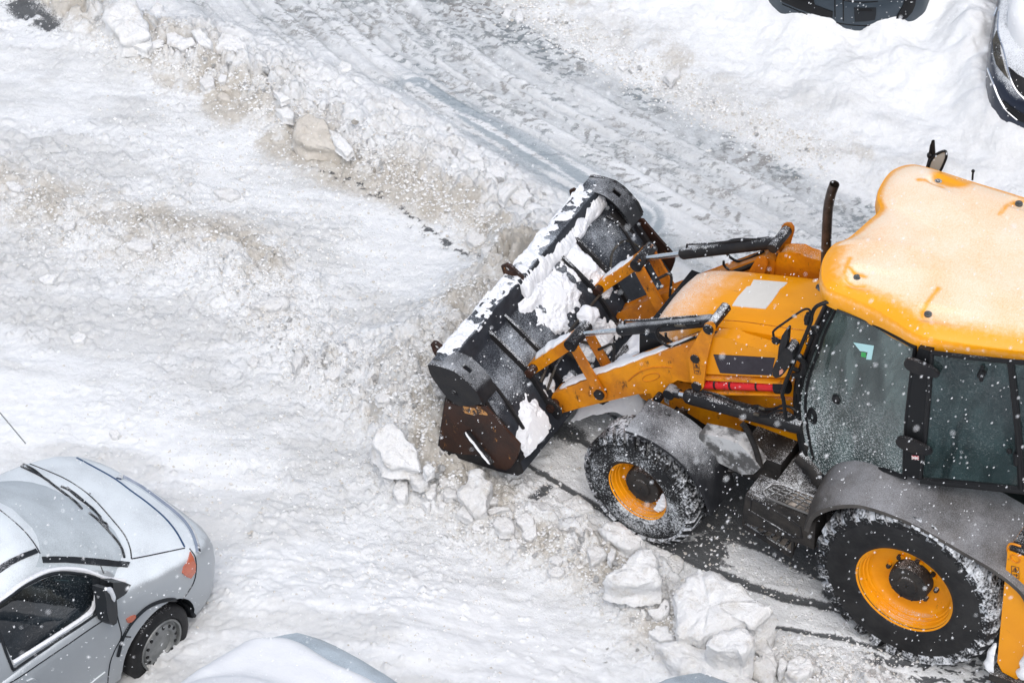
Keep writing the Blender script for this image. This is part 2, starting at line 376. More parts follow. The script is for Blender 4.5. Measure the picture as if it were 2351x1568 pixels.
# ------------------------------------------------------------------ ground
def G(D): return np.array([[*bp(px, py, 'z', 0)][:2] for px, py in D])
def dline(X, Y, D, ret_st=False):
    P = G(D); best = np.full_like(X, 1e9); S_ = np.zeros_like(X); T_ = np.zeros_like(X); acc = 0
    for a, b in zip(P, P[1:]):
        d = b-a; L = np.hypot(*d); d = d/L
        u = np.clip((X-a[0])*d[0]+(Y-a[1])*d[1], 0, L); ex = X-a[0]-u*d[0]; ey = Y-a[1]-u*d[1]; r = np.hypot(ex, ey)
        side = np.sign(d[0]*(Y-a[1])-d[1]*(X-a[0])); m1 = r < best
        S_ = np.where(m1, acc+u, S_); T_ = np.where(m1, side*r, T_); best = np.where(m1, r, best); acc += L
    return (best, S_, T_) if ret_st else best
def gs(d, w): return np.exp(-(d/w)**2)
def ground_fields(X, Y):
    H = np.zeros_like(X)
    bank_bumps = 0
    n1 = fbm(X*1.3, Y*1.3, 4, 3); n2 = fbm(X*5, Y*5, 4, 8); n3 = fbm(X*16, Y*16, 3, 15); n4 = fbm(X*45, Y*45, 2, 21)
    wob = (n1-.5)*.5+(n2-.5)*.22
    # side of the road edges
    _, sR, tR = dline(X, Y, [(1000, -140), (1150, -10), (1290, 85), (1480, 185), (1700, 300), (1950, 430), (2150, 540), (2500, 720)], True)
    _, _, tL = dline(X, Y, [(150, -160), (420, 20), (560, 95), (800, 175), (950, 245), (1130, 370), (1240, 440), (1400, 520), (1700, 700), (2100, 900)], True)
    upR = tR+wob*.25      # >0 on the bank side (towards the top right)
    if upR.flat[np.argmin(np.hypot(X-bp(2200, 250, 'z', 0).x, Y-bp(2200, 250, 'z', 0).y))] < 0: upR = -upR
    lfL = tL+wob*.2
    if lfL.flat[np.argmin(np.hypot(X-bp(300, 700, 'z', 0).x, Y-bp(300, 700, 'z', 0).y))] < 0: lfL = -lfL
    road = sst(-upR, -.02, .12)*sst(-lfL, -.02, .12)
    # --- right bank
    bank = sst(upR, .0, 2.2)
    lump = fbm(X*1.25+3, Y*1.25, 3, 31, .4); l2 = vn(X*3.2, Y*3.2, 33)*.7+vn(X*6.5, Y*6.5, 34)*.3; bill = np.abs(2*fbm(X*2.2+9, Y*2.2, 2, 35)-1)
    H += bank*(.34+.42*(lump-.5)+.10*(l2-.5)+.16*bill*sst(upR, .8, 1.6)+.004*(n3-.5))+sst(upR, 0, .25)*(.05+.05*(n2-.4))
    for D, w_, a_ in (([(2035, 98), (2090, 70), (2120, 30), (2150, -30)], .17, .42), ([(1740, 10), (1770, 45), (1830, 78), (1890, 100)], .17, .30), ([(2225, 60), (2235, 200), (2250, 300), (2330, 350)], .22, .20)):
        H += a_*gs(dline(X, Y, D), w_)*(.8+.4*n2)
    # --- windrow A
    A1 = [(-100, -190), (120, -20), (250, 70), (420, 130), (560, 190), (700, 270), (830, 340), (960, 410), (1080, 460), (1190, 530), (1240, 600)]
    dA, sA, tA = dline(X, Y, A1, True)
    wA = gs(dA+wob*.1, .30)+.55*gs(dline(X, Y, [(480, 90), (640, 150), (860, 250), (1040, 350), (1180, 430), (1290, 520)])+wob*.1, .28)
    wA = np.clip(wA, 0, 1.15)
    # --- windrow B + dirty rubble at the left
    wB = np.clip(gs(dline(X, Y, [(-80, 400), (60, 450), (200, 520), (400, 560), (600, 610)])+wob*.3, .38)*.45
         + gs(dline(X, Y, [(560, 640), (640, 720), (720, 830), (830, 880), (920, 930)])+wob*.2, .34)*.75
         + gs(dline(X, Y, [(860, 850), (930, 940), (1000, 1060), (1090, 1130), (1200, 1210), (1330, 1270), (1450, 1330), (1560, 1430), (1700, 1530), (2000, 1600)])+wob*.15, .30)*.95, 0, 1.1)
    # --- pile pushed ahead of the blade
    pile = gs(dline(X, Y, [(1215, 620), (1120, 700), (1010, 800), (960, 880), (965, 960), (1010, 1040)]), .33)*(.75+.5*n2)
    pile = np.clip(pile, 0, 1)
    # --- rubble relief
    def rub(sc, s):
        wx = X+.05*(vn(X*9, Y*9, s+3)-.5); wy = Y+.05*(vn(X*9, Y*9, s+4)-.5)
        f1, f2, c = worley(wx*sc, wy*sc, s); e = sst(f2-f1, .02, .30)
        return e*(.35+.65*c)*(1-.45*f1), c
    r1, c1 = rub(4.2, 51); r2, c2 = rub(10, 57); r3, c3 = rub(24, 63)
    rubble = .50*r1*sst(c1, .25, .6)+.30*r2+.15*r3
    rm = np.clip(wA*.95+wB+pile*.75, 0, 1)
    H += rm*(.02+.21*rubble)+wA*.075*(.5+n1)+wB*.03+pile*.30
    # crumbs scattered everywhere
    sp = sst(c3, .90, .94)*r3*sst(fbm(X*2.2, Y*2.2, 3, 71), .50, .62)
    H += sp*.022*(1-road*.7)*(1-bank)
    # packed surface
    H += (1-road)*(1-bank*.6)*(.045*(n1-.5)+.030*(n2-.5)*(.4+1.2*n1)+.009*(n3-.5)*sst(fbm(X*1.7, Y*1.7, 3, 141), .40, .65)*1.5+.003*(n4-.5))
    mC = sst(fbm(X*1.15+5, Y*1.15, 4, 151, .6), .40, .62); mL = sst(dline(X, Y, [(-60, 470), (250, 560), (560, 660), (760, 860), (900, 1000)])+wob*.5, 1.5, .35)
    ch = np.clip(mC*.55+mL*.85, 0, 1)*(1-bank)*(1-road)*(1-rm)
    f1, f2, cc_ = worley(X*38+fbm(X*20, Y*20, 2, 161)*1.2, Y*38, 67); r4 = sst(f2-f1, .05, .5)*cc_
    H += ch*(.026*r2*sst(c2, .5, .85)+.020*r3*sst(c3, .45, .75)+.008*r4)
    H += (1-road)*(1-bank)*.004*r4*(.2+n2)
    Sx = X*.93+Y*.36; Tx = -X*.36+Y*.93
    H += (1-bank)*(1-rm)*(.016*(fbm(Sx*1.6, Tx*15, 3, 81)-.5)+.010*(fbm(Sx*1.1+9, Tx*6, 2, 83)-.5))
    H += road*(.012*(n3-.5)+.004*(n4-.5))
    # --- deep snow round the parked cars (near side)
    nearS = np.clip(gs(dline(X, Y, [(420, 1620), (620, 1480), (880, 1530), (1100, 1680)]), .75), 0, 1)
    sm = sst(dline(X, Y, [(-300, 900), (100, 1010), (420, 1120), (600, 1330), (900, 1480), (1300, 1600), (1500, 1700)]), 1.0, 0.)
    H += nearS*.22+sm*.05*(fbm(X*2.3, Y*2.3, 3, 91))
    # ------------- colour masks
    ang = 0
    dirt = np.clip(1.15*gs(dline(X, Y, [(-60, -160), (150, 20), (330, 110), (400, 170), (480, 210), (560, 255), (660, 330), (760, 390), (880, 430), (980, 470), (1090, 540), (1170, 600)])+wob*.28, .20)
         + .35*wA+.45*wB+.75*pile
         + .5*gs(dline(X, Y, [(1200, -60), (1400, 70), (1560, 160), (1700, 235), (1850, 310), (2000, 390), (2150, 480)])+wob*.3, .22)
         + .7*gs(dline(X, Y, [(500, 540), (620, 590)])+wob*.4, .22)+.6*gs(dline(X, Y, [(360, 500), (420, 520)])+wob*.3, .14)
         + .45*gs(dline(X, Y, [(-40, 440), (120, 480), (300, 560)])+wob*.4, .45)
         + .35*gs(dline(X, Y, [(1100, 1180), (1300, 1300), (1480, 1440)])+wob*.2, .35), 0, 1.2)
    pat = fbm(X*3.3, Y*3.3, 5, 191, .62); dirt *= (.40+.95*sst(pat, .34, .66))*(.6+.8*n2)
    tone = fbm(Sx*.9, Tx*3.2, 4, 171, .55); greyc = np.clip(ch*.75*(.3+n2)+.55*sst(tone, .44, .66)*(1-bank), 0, 1)
    # crumbs in crevices
    ice = road.copy()
    ice *= sst(upR*-1, -.05, .2)
    dark = gs(dline(X, Y, [(820, -110), (1060, 20), (1300, 130), (1520, 220), (1760, 340), (2000, 470), (2200, 570)])+wob*.35, .42)
    dark += .8*gs(dline(X, Y, [(400, -120), (640, 10), (740, 60)])+wob*.3, .30)
    fl = np.zeros_like(X)
    nn = fbm(Sx*17+2.5*n2, Tx*30+2.*n1, 4, 101, .65); nb = fbm(X*2.2, Y*2.2, 3, 107)
    fl = np.maximum(fl, sst(nn, .45, .62)*np.clip(dark, 0, 1)*1.2*sst(nb, .25, .45))
    fl = np.maximum(fl, sst(nn, .52, .64)*.85*sst(nb, .36, .54))
    rut = .6*fbm(sR*.30, tR*9, 3, 181)+.4*fbm(sR*.5, tR*26, 2, 183); ice = ice*(.40+.5*np.clip(dark, 0, 1)+2.1*(rut-.45))
    H -= road*.026*sst(rut, .42, .60)
    def tread(D, wd, pitch, seed, amp, shift=0):
        d, s, t = dline(X, Y, D, True)
        wv = (fbm(X*9, Y*9, 3, seed)-.5)
        ph = (s+np.abs(t)*.75)/pitch+wv*1.1+shift
        ph2 = ph-np.floor(ph)
        bar = sst(ph2, .1, .24)*sst(.62-ph2, 0, .13)*(np.abs(t) < wd)*sst(np.abs(t), .015, .045)
        k_ = sst(fbm(X*6.1, Y*6.1, 4, seed+5, .65), .38, .55)*(.5+.5*sst(fbm(X*14, Y*14, 2, seed+6), .3, .6))
        return bar*amp*k_, bar*sst(fbm(X*1.7, Y*1.7, 3, seed+9), .35, .6)
    t1, b1 = tread([(560, -60), (900, 110), (1150, 215), (1330, 320), (1500, 420), (1720, 530), (1940, 640)], .15, .115, 201, 1.0)
    t2, b2 = tread([(700, -60), (1000, 90), (1250, 190), (1500, 300), (1800, 430), (2100, 580)], .15, .115, 211, .7, .4)
    t3, b3 = tread([(900, 330), (1120, 460), (1300, 560)], .13, .1, 221, 0.0, .2)
    t4, b4 = tread([(640, 340), (700, 372), (830, 430), (930, 490), (1050, 570), (1150, 650)], .11, .19, 231, .42, .1)
    t4 = np.maximum(t4, sst(nn+.5*gs(dline(X, Y, [(690, 370), (830, 430), (930, 490), (1050, 575), (1150, 650)])+wob*.08, .06), .92, 1.08)*.6)
    fl = np.maximum(fl, np.clip(np.maximum(t1, t2)*1.35, 0, 1.)*road)
    for k_i, (off, wd_, pi_, am_) in enumerate(((-75, .12, .075, .9), (65, .13, .082, .8), (140, .10, .07, .6), (-150, .10, .09, .5))):
        tk, bk = tread([(560, -60+off), (900, 110+off), (1150, 215+off), (1330, 320+off), (1500, 420+off), (1720, 530+off), (1940, 640+off)], wd_, pi_, 261+7*k_i, am_*.85, .3*k_i)
        fl = np.maximum(fl, tk*road); H -= .006*bk*road
    H -= .009*(b1+b2)*road
    t5, b5 = tread([(1240, 420), (1500, 560), (1650, 640), (1900, 760)], .06, .05, 241, .35, .2)
    fl = np.maximum(fl, t5*road); H -= .006*b5*road
    # smooth blue-grey scraped strip with streaks along the road
    dS, sS, tS = dline(X, Y, [(960, 205), (1060, 275), (1200, 352), (1340, 432), (1450, 500)], True)
    strip = gs(dS, .27)*sst(fbm(sS*1.0, tS*17, 3, 121), .36, .56)
    dS2 = gs(dline(X, Y, [(380, 20), (480, 60), (560, 100)])+wob*.2, .16)+gs(dline(X, Y, [(1480, 500), (1560, 590), (1640, 640)]), .12)*.7
    scrape = np.clip(strip+dS2*.8, 0, 1)*road
    # exposed asphalt, with the shade under the machine painted in as well
    bare_and_shade = np.zeros_like(X)
    thin = lambda D, w_: gs(dline(X, Y, D)+(n3-.5)*.03, w_)
    bare_and_shade = np.maximum(bare_and_shade, t4*1.0)
    for D, w_, a_ in [([(1195, 1058), (1260, 1098), (1370, 1162), (1430, 1205)], .030, .9),
                      ([(1490, 1235), (1560, 1275), (1640, 1310), (1720, 1345), (1800, 1372), (1900, 1392), (1990, 1412)], .048, 1.),
                      ([(1770, 1438), (1850, 1452), (1930, 1465), (2020, 1490), (2110, 1515)], .028, .8),
                      ([(1250, 965), (1330, 1010), (1420, 1062)], .030, .85), ([(1340, 915), (1440, 975)], .025, .6),
                      ([(1620, 1180), (1700, 1235), (1800, 1280), (1900, 1305)], .06, .9),
                      ([(1280, 985), (1320, 1000)], .12, .8), ([(1225, 1150), (1260, 1120)], .05, .8),
                      ([(1600, 1260), (1640, 1230), (1700, 1230)], .11, .75), ([(1560, 1205), (1680, 1190), (1760, 1240), (1850, 1290)], .13, 1.0), ([(1640, 1130), (1700, 1140), (1760, 1180)], .2, 1.0), ([(1520, 1238), (1580, 1262), (1640, 1290)], .08, .9), ([(1900, 1360), (1950, 1400), (2060, 1480)], .06, .8)]:  # wide blobs also darken the shaded ground between front wheel and step
        bare_and_shade = np.maximum(bare_and_shade, thin(D, w_)*a_)
    cor = gs(dline(X, Y, [(-10, -40), (60, 30), (110, 70)]), .16)*.8
    bare_and_shade = np.maximum(bare_and_shade, cor*sst(n2, .3, .6))
    fl *= road
    slush = gs(dline(X, Y, [(2060, 1500), (2160, 1530), (2300, 1560), (2400, 1500)])+wob*.2, .28)
    bare_and_shade = np.maximum(bare_and_shade, slush*sst(nn+.4*(n2-.5), .40, .58)*.95)
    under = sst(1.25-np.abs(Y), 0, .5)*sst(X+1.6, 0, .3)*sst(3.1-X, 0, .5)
    bare_and_shade = np.maximum(bare_and_shade, under*np.maximum(sst(fbm(X*3.5, Y*7, 4, 131, .6), .47, .62), .9*sst(.85-np.abs(Y), 0, .25)*sst(2.2-X, 0, .5))*.9*sst(2.6-X, 0, .6))  # asphalt tone also paints the machine's shade onto the ground beneath it
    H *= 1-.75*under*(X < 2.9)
    H *= 1-.8*np.clip(bare_and_shade, 0, 1)
    H -= .008*np.clip(bare_and_shade, 0, 1)
    soft = np.clip(bank+sm*.8+nearS, 0, 1)
    return H, dirt, ice*(1-rm), fl*(1-np.clip(rm*1.3, 0, 1)), scrape*(1-np.clip(rm*1.3, 0, 1)), bare_and_shade, soft, greyc*(1-rm)*(1-under)
def warp(lo, hi, n, far, k):
    core = np.linspace(lo, hi, n); g = (hi-lo)/n*np.cumsum(1.28**np.arange(1, k)); g = g[g < far]
    return np.concatenate([lo-g[::-1], core, hi+g])
gx = warp(-1.9, 10.6, 860, 900, 60); gy = warp(-7.0, 5.3, 860, 900, 60)
GX, GY = np.meshgrid(gx, gy, indexing='ij')
H_, DI, IC, FL, SC, BA, SF, GR = ground_fields(GX, GY)
far = sst(np.maximum(np.abs(GX-4)-8, np.abs(GY)-8), 0, 3)
H_ = H_*(1-far)+far*.15*fbm(GX*.3, GY*.3, 3, 5)
me = bpy.data.meshes.new('snow_ground'); nx, ny = GX.shape
me.vertices.add(nx*ny); me.vertices.foreach_set('co', np.stack([GX, GY, H_], -1).astype(np.float32).ravel())
ii, jj = np.meshgrid(np.arange(nx-1), np.arange(ny-1), indexing='ij'); a = (ii*ny+jj).ravel()
q = np.stack([a, a+ny, a+ny+1, a+1], 1).astype(np.int32)
me.loops.add(q.size); me.loops.foreach_set('vertex_index', q.ravel()); me.polygons.add(len(q))
me.polygons.foreach_set('loop_start', np.arange(0, q.size, 4, dtype=np.int32)); me.polygons.foreach_set('loop_total', np.full(len(q), 4, np.int32))
me.polygons.foreach_set('use_smooth', np.ones(len(q), bool)); me.update(calc_edges=True)
for nme, arr in (('dirt', DI), ('ice', IC), ('fleck', FL), ('scrape', SC), ('bare_and_shade', BA), ('soft', SF), ('grey', GR)):
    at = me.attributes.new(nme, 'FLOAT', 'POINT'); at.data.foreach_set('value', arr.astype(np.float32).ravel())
def ground_mat():
    N = NT('winter_road_surface'); p = N.n('ShaderNodeBsdfPrincipled')
    A = lambda k: N.n('ShaderNodeAttribute', attribute_name=k).outputs['Fac']
    fine = N.noise(38, 7, .72); mid = N.noise(9, 6, .65); big = N.noise(1.6, 5, .6)
    c = N.mix(N.smooth(mid, .42, .72), (.82, .84, .86), (.75, .77, .785))
    gk = N.smooth(N.mth('ADD', A('grey'), N.mth('MULTIPLY', N.mth('SUBTRACT', fine, .5), .8)), .1, 1.0); c = N.mix(N.mth('MULTIPLY', gk, .8), c, (.61, .62, .622))
    dk = N.smooth(N.mth('ADD', N.mth('ADD', A('dirt'), N.mth('MULTIPLY', N.mth('SUBTRACT', fine, .5), 1.3)), N.mth('MULTIPLY', N.mth('SUBTRACT', mid, .5), .7)), .08, 1.05)
    c = N.mix(dk, c, N.mix(N.smooth(mid, .3, .7), (.48, .452, .405), (.61, .588, .548)))
    sp = N.smooth(N.noise(30, 8, .8), .655, .73)
    c = N.mix(N.mth('MULTIPLY', sp, N.mth('ADD', .05, N.mth('MULTIPLY', A('dirt'), .45))), c, (.20, .19, .18))
    c = N.mix(N.mth('MULTIPLY', A('ice'), .85), c, N.mix(N.smooth(mid, .35, .65), (.47, .49, .505), (.64, .67, .69)))
    flm = N.smooth(N.mth('ADD', A('fleck'), N.mth('MULTIPLY', N.mth('SUBTRACT', N.noise(70, 5, .75), .5), 1.9)), .20, 1.25)
    c = N.mix(N.mth('MULTIPLY', flm, .85), c, N.mix(N.smooth(big, .4, .6), (.16, .19, .205), (.22, .21, .20)))
    scm = N.smooth(N.mth('ADD', A('scrape'), N.mth('MULTIPLY', N.mth('SUBTRACT', N.noise(90, 4, .8), .5), 1.2)), .05, .95)
    c = N.mix(N.mth('MULTIPLY', scm, .8), c, (.27, .33, .375))
    bam = N.smooth(N.mth('ADD', A('bare_and_shade'), N.mth('MULTIPLY', N.mth('SUBTRACT', N.noise(60, 6, .78), .5), 1.1)), .30, .62)
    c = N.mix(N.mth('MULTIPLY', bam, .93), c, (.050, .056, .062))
    N.val(p.inputs['Base Color'], c)
    N.val(p.inputs['Roughness'], N.mth('SUBTRACT', .88, N.mth('MULTIPLY', N.mth('ADD', bam, A('ice')), .22)))
    b = N.n('ShaderNodeBump'); N.val(b.inputs['Strength'], N.mth('SUBTRACT', .85, N.mth('MULTIPLY', A('soft'), .66))); b.inputs['Distance'].default_value = .024
    N.l(N.mth('ADD', N.mth('MULTIPLY', fine, .8), N.mth('MULTIPLY', mid, .7)), b.inputs['Height']); N.l(b.outputs[0], p.inputs['Normal'])
    N.l(p.outputs[0], N.out.inputs[0]); return N.m
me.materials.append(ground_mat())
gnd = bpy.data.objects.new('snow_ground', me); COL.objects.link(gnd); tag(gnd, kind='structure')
def gh(x, y):
    i = min(max(int(np.searchsorted(gx, x))-1, 0), len(gx)-2); j = min(max(int(np.searchsorted(gy, y))-1, 0), len(gy)-2)
    return float(H_[i, j])
def gp(px, py):
    z = 0.
    for _ in range(6): p = bp(px, py, 'z', z); z = gh(p.x, p.y)
    return p
# ------------------------------------------------------------------ the wheel loader with its cab
BL = empty('backhoe_loader', (0, 0, 0))
tag(BL, 'orange wheel loader with snow dusted cab roof pushing a black bucket through the snow', 'loader')
def mir(bm):
    bmesh.ops.scale(bm, vec=(1, -1, 1), verts=bm.verts); return bm
# --- wheels
def make_wheel(cx, y_out, z, R, width, rimR, hubR, nl, parent, side=1, steer=0., lw=.27, sh=.13):
    """local Y axis = axle, +Y = outside"""
    piv = (cx, (y_out-width/2)*side, z)
    hw = width/2
    bm = B()      # dish
    pr = [(rimR*1.0, hw-.012), (rimR*1.035, hw-.004), (rimR*1.035, hw-.016), (rimR*.965, hw-.028), (rimR*.95, hw-.055), (rimR*.925, hw-.058), (rimR*.915, hw-.085), (rimR*.885, hw-.090), (rimR*.87, hw-.115),
          (rimR*.83, hw-.13), (rimR*.80, hw-.135), (rimR*.70, hw-.15), (rimR*.55, hw-.155), (hubR*1.1, hw-.155), (hubR*.9, hw-.16), (.01, hw-.16)]
    add_lathe(bm, pr, 72)
    add_lathe(bm, [(rimR*.98, hw-.03), (rimR*.98, -hw+.03), (rimR*1.03, -hw+.01)], 48)
    for k in range(8):
        a = 2*math.pi*k/8+.3; rr = hubR*1.22
        add_cyl(bm, (rr*math.cos(a), hw-.16, rr*math.sin(a)), (rr*math.cos(a), hw-.135, rr*math.sin(a)), .016, 6)
    w = obj('wheel', bm, 'rim_paint', parent, sharp=35)
    w.location = piv; w.rotation_euler = (0, 0, steer if side > 0 else math.pi+steer)
    # tyre carcass
    bm = B(); t = R-rimR
    pr = [(rimR*1.0, hw-.02), (rimR*1.04, hw-.003), (rimR+t*.16, hw+.012), (rimR+t*.22, hw+.008), (rimR+t*.45, hw+.022), (rimR+t*.62, hw+.015), (R-.085*t/.33, hw-.004),
          (R-.05, hw-.035), (R-.038, hw-.07), (R-.030, 0), (R-.038, -hw+.07), (R-.05, -hw+.03), (rimR+t*.5, -hw-.01), (rimR, -hw+.02)]
    rings = add_lathe(bm, pr, 96)
    bm.faces.ensure_lookup_table()
    for f in bm.faces:
        c = f.calc_center_median(); r = math.hypot(c.x, c.z)
        f.material_index = 1 if r > R-(.03+sh*.95)*t/.35 else 0
    # lugs
    for sd in (1, -1):
        for k in range(nl):
            a0 = 2*math.pi*(k+(.5 if sd < 0 else 0))/nl; da = 2*math.pi/nl
            sec = []
            for j in range(7):
                u = j/6; yy = sd*(.006+(hw-.004)*u*1.0); sk = da*(.95*u**.85)
                wd = da*(lw+.12*u); top = R-.004*(1-u) if u < .78 else R-.030*((u-.78)/.22)**1.5
                if j == 6: yy = sd*(hw+.020); top = R-.050
                bot = R-.055 if j < 6 else R-.045-sh*t/.35
                sec.append([(top, a0+sk-wd/2*.86, yy), (top, a0+sk+wd/2*.86, yy), (bot, a0+sk+wd/2*1.15, yy-(sd*.012 if j == 6 else 0)), (bot, a0+sk-wd/2*1.15, yy-(sd*.012 if j == 6 else 0))])
            vs = [[bm.verts.new((r*math.cos(a), y, r*math.sin(a))) for r, a, y in s] for s in sec]
            for p, q2 in zip(vs, vs[1:]):
                for e in range(4):
                    f = bm.faces.new((p[e], p[(e+1) % 4], q2[(e+1) % 4], q2[e])); f.material_index = 2
            f = bm.faces.new(vs[0]); f.material_index = 2; f = bm.faces.new(vs[-1][::-1]); f.material_index = 2
    ty = obj('tyre', bm, ['rubber_snowy' if R < .6 else 'rubber_side', 'groove', 'rubber'], w, sharp=35)
    bm = B(); add_lathe(bm, [(hubR*1.02, hw-.17), (hubR*1.0, hw-.09), (hubR*.96, hw-.065), (hubR*.80, hw-.06), (hubR*.5, hw-.058), (hubR*.47, hw-.045), (.005, hw-.043)], 36)
    for k in range(10):
        a = 2*math.pi*k/10; rr = hubR*.88
        add_cyl(bm, (rr*math.cos(a), hw-.07, rr*math.sin(a)), (rr*math.cos(a), hw-.055, rr*math.sin(a)), .009, 6)
    if R > .6:
        for k in range(8):
            a = 2*math.pi*k/8+.15; rr = hubR*1.22; add_tube(bm, [(rr*math.cos(a), hw-.158, rr*math.sin(a)), (rr*math.cos(a), hw-.13, rr*math.sin(a)), (rr*math.cos(a), hw-.118, rr*math.sin(a))], [.019, .019, .010], 8)
    obj('hub', bm, 'grime', w, sharp=35)
    return w
make_wheel(0, 1.17, .685, .715, .44, .365, .155, 30, BL, 1, lw=.46, sh=.085)
make_wheel(0, 1.17, .685, .715, .44, .365, .155, 30, BL, -1, lw=.46, sh=.085)
make_wheel(2.185, 1.055, .478, .49, .31, .245, .150, 30, BL, 1, -.09, lw=.58, sh=.035)
make_wheel(2.185, 1.055, .478, .49, .31, .245, .150, 30, BL, -1, -.09, lw=.58, sh=.035)
ws = [o for o in BL.children if o.name.startswith('wheel')]
for w_, rr_, a_ in ((ws[2], .20, 200), (ws[0], .30, 250)):
    bm = B()
    for k in range(7):
        a = math.radians(a_-28+k*9); icoblob(bm, (rr_*math.cos(a)*(-1 if False else 1), (.10 if rr_ < .25 else .13), rr_*math.sin(a)), .020+.012*math.sin(k*.5), .3, 2, k, (1.3, .7, 1))
    if rr_ < .25: obj('snow_clump', bm, 'snow_bk', w_, sharp=None)
# --- chassis and axles
bm = B(); add_box(bm, (-1.3, -.34, .55), (2.35, .34, .95)); add_cyl(bm, (0, -.8, .685), (0, .8, .685), .15); add_cyl(bm, (2.185, -.8, .478), (2.185, .8, .478), .085)
add_box(bm, (1.95, -.3, .38), (2.4, .3, .62)); obj('chassis', bm, 'grime', BL, bevel=.012)
bm = B(); add_box(bm, (.62, .34, .55), (1.2, .92, .86)); add_box(bm, (.70, -.95, .5), (1.35, -.34, .95)); add_box(bm, (1.22, .42, .66), (1.55, .70, .93)); obj('fuel_tank', bm, 'grime', BL, bevel=.03)
# lower yellow frame beside the engine
LF = [z6(565, 1060), z6(570, 1105), z6(600, 1150), z6(660, 1185), z6(685, 1160), z6(950, 1287), z6(990, 1240), z6(1300, 1440), z6(1500, 1545), z6(1690, 1568), z6(1730, 1400), z6(2350, 1568), z6(2500, 1560), z6(2400, 1200), z6(1290, 1050), z6(1000, 960), z6(700, 1040)]
plateY('side_frame', LF, .47, .05, 'paint', BL, .006); plateY('side_frame', LF, .47, .05, 'paint', BL, .006, True)
# --- engine cover
HX = [(1.02, 1.93, .33), (1.26, 1.885, .33), (1.60, 1.79, .325), (1.90, 1.705, .315), (2.15, 1.63, .305), (2.32, 1.565, .295), (2.42, 1.50, .28), (2.485, 1.41, .26), (2.515, 1.30, .25), (2.53, 1.12, .25), (2.53, .85, .25)]
def hood_sec(x, zt, hw_):
    bw = min(.43, hw_+.11); zb = .92
    zs = zt-.025
    pts = [(-bw, zb), (-bw, max(zb+.01, zs-.30)), (-hw_-.045, zs-.13), (-hw_-.012, zs-.02), (-hw_+.03, zs+.012), (-hw_*.55, zt+.004), (0, zt+.012)]
    return [Vector((x, y, z)) for y, z in pts]+[Vector((x, -y, z)) for y, z in pts[-2::-1]]
bm = B(); prev = None
for x, zt, hw_ in HX:
    cur = [bm.verts.new(p) for p in hood_sec(x, zt, hw_)]
    if prev:
        for k in range(len(cur)-1): bm.faces.new((prev[k], prev[k+1], cur[k+1], cur[k]))
    else: bm.faces.new(cur[::-1])
    prev = cur
bm.faces.new(prev)
hood = obj('engine_cover', bm, mat('orange_bonnet', (.90, .355, .003), .36, base2=(.82, .31, .003), vscale=1.2, stretch=(1, 3, 1), dust=.5, dcol=(.90, .86, .82), dgrad=(1.98, 2.50), scratch=.1, coat=.08, bump=.03, bscale=9), BL, sharp=28)
HB = bvh_of(hood)
surf_patch('taped_paper', [z3(185, 1178), z3(300, 1186), z3(455, 1200), z3(432, 1225), z3(395, 1252), z3(372, 1290), z3(330, 1348), z3(300, 1385), z3(280, 1410), z3(140, 1398), z3(12, 1385), z3(60, 1312), z3(95, 1275), z3(130, 1235), z3(160, 1228)], HB, 'paper', hood, .006, 8)
surf_line('panel_line', [z4(-60, 215), z4(120, 230), z4(340, 262), z4(520, 288), z4(620, 300)], HB, .004, 'paint_worn', hood)
bm = B(); add_box(bm, (2.20, -.40, .90), (2.545, .40, 1.36)); obj('front_grille', bm, 'black_clean', BL, bevel=.03)
# black well where the exhaust leaves the cover
surf_patch('exhaust_opening', [z3(680, 1240), z3(690, 1215), z3(715, 1205), z3(740, 1230), z3(745, 1270), z3(720, 1275)], HB, 'black_clean', hood, .004, 4)
# --- exhaust
e = [bp(1893, 668, 'y', -.25), bp(1896, 600, 'y', -.25), bp(1898, 540, 'y', -.25), bp(1900, 495, 'y', -.25), bp(1903, 468, 'y', -.25), bp(1909, 442, 'y', -.25), bp(1916, 423, 'y', -.25)]
bm = B(); cr = catmull(e, 5); n_ = len(cr); rr = [.036]*n_
add_tube(bm, cr, rr, 20, caps=False)
cr2 = list(reversed(cr)); add_tube(bm, cr2, [.031]*n_, 20, caps=False)
obj('exhaust_pipe', bm, 'exhaust', BL, sharp=50)
# --- loader arms and their linkage (built on the left, mirrored to the right)
ARM = [(1266, 912), (1270, 903), (1282, 899), (1368, 864), (1440, 838), (1500, 816), (1560, 795), (1606, 779), (1628, 790), (1622, 850), (1598, 878), (1575, 877), (1556, 873), (1537, 883), (1531, 905), (1524, 912), (1510, 917), (1497, 912), (1492, 903), (1463, 905), (1383, 924), (1330, 937), (1291, 948), (1277, 944)]
CRK = [z6(1285, 375), z6(1295, 345), z6(1335, 328), z6(1375, 332), z6(1402, 370), z6(1405, 410), z6(1385, 480), z6(1320, 740), z6(1285, 1040), z6(1250, 1070), z6(1200, 1068), z6(1165, 1040), z6(1150, 960), z6(1112, 670), z6(1150, 600), z6(1200, 520)]
REAR = [z6(1340, 640), z6(1385, 495), z6(1430, 488), z6(1600, 497), z6(1680, 540), z6(1900, 607), z6(2095, 668), z6(2200, 760), z6(2240, 900), z6(2150, 930), z6(1280, 885), z6(1250, 900)]
STK = [z6(1395, 675), z6(1700, 690), z6(2072, 712), z6(2050, 810), z6(2040, 905), z6(1700, 893), z6(1470, 878), z6(1430, 780)]
yo = .56
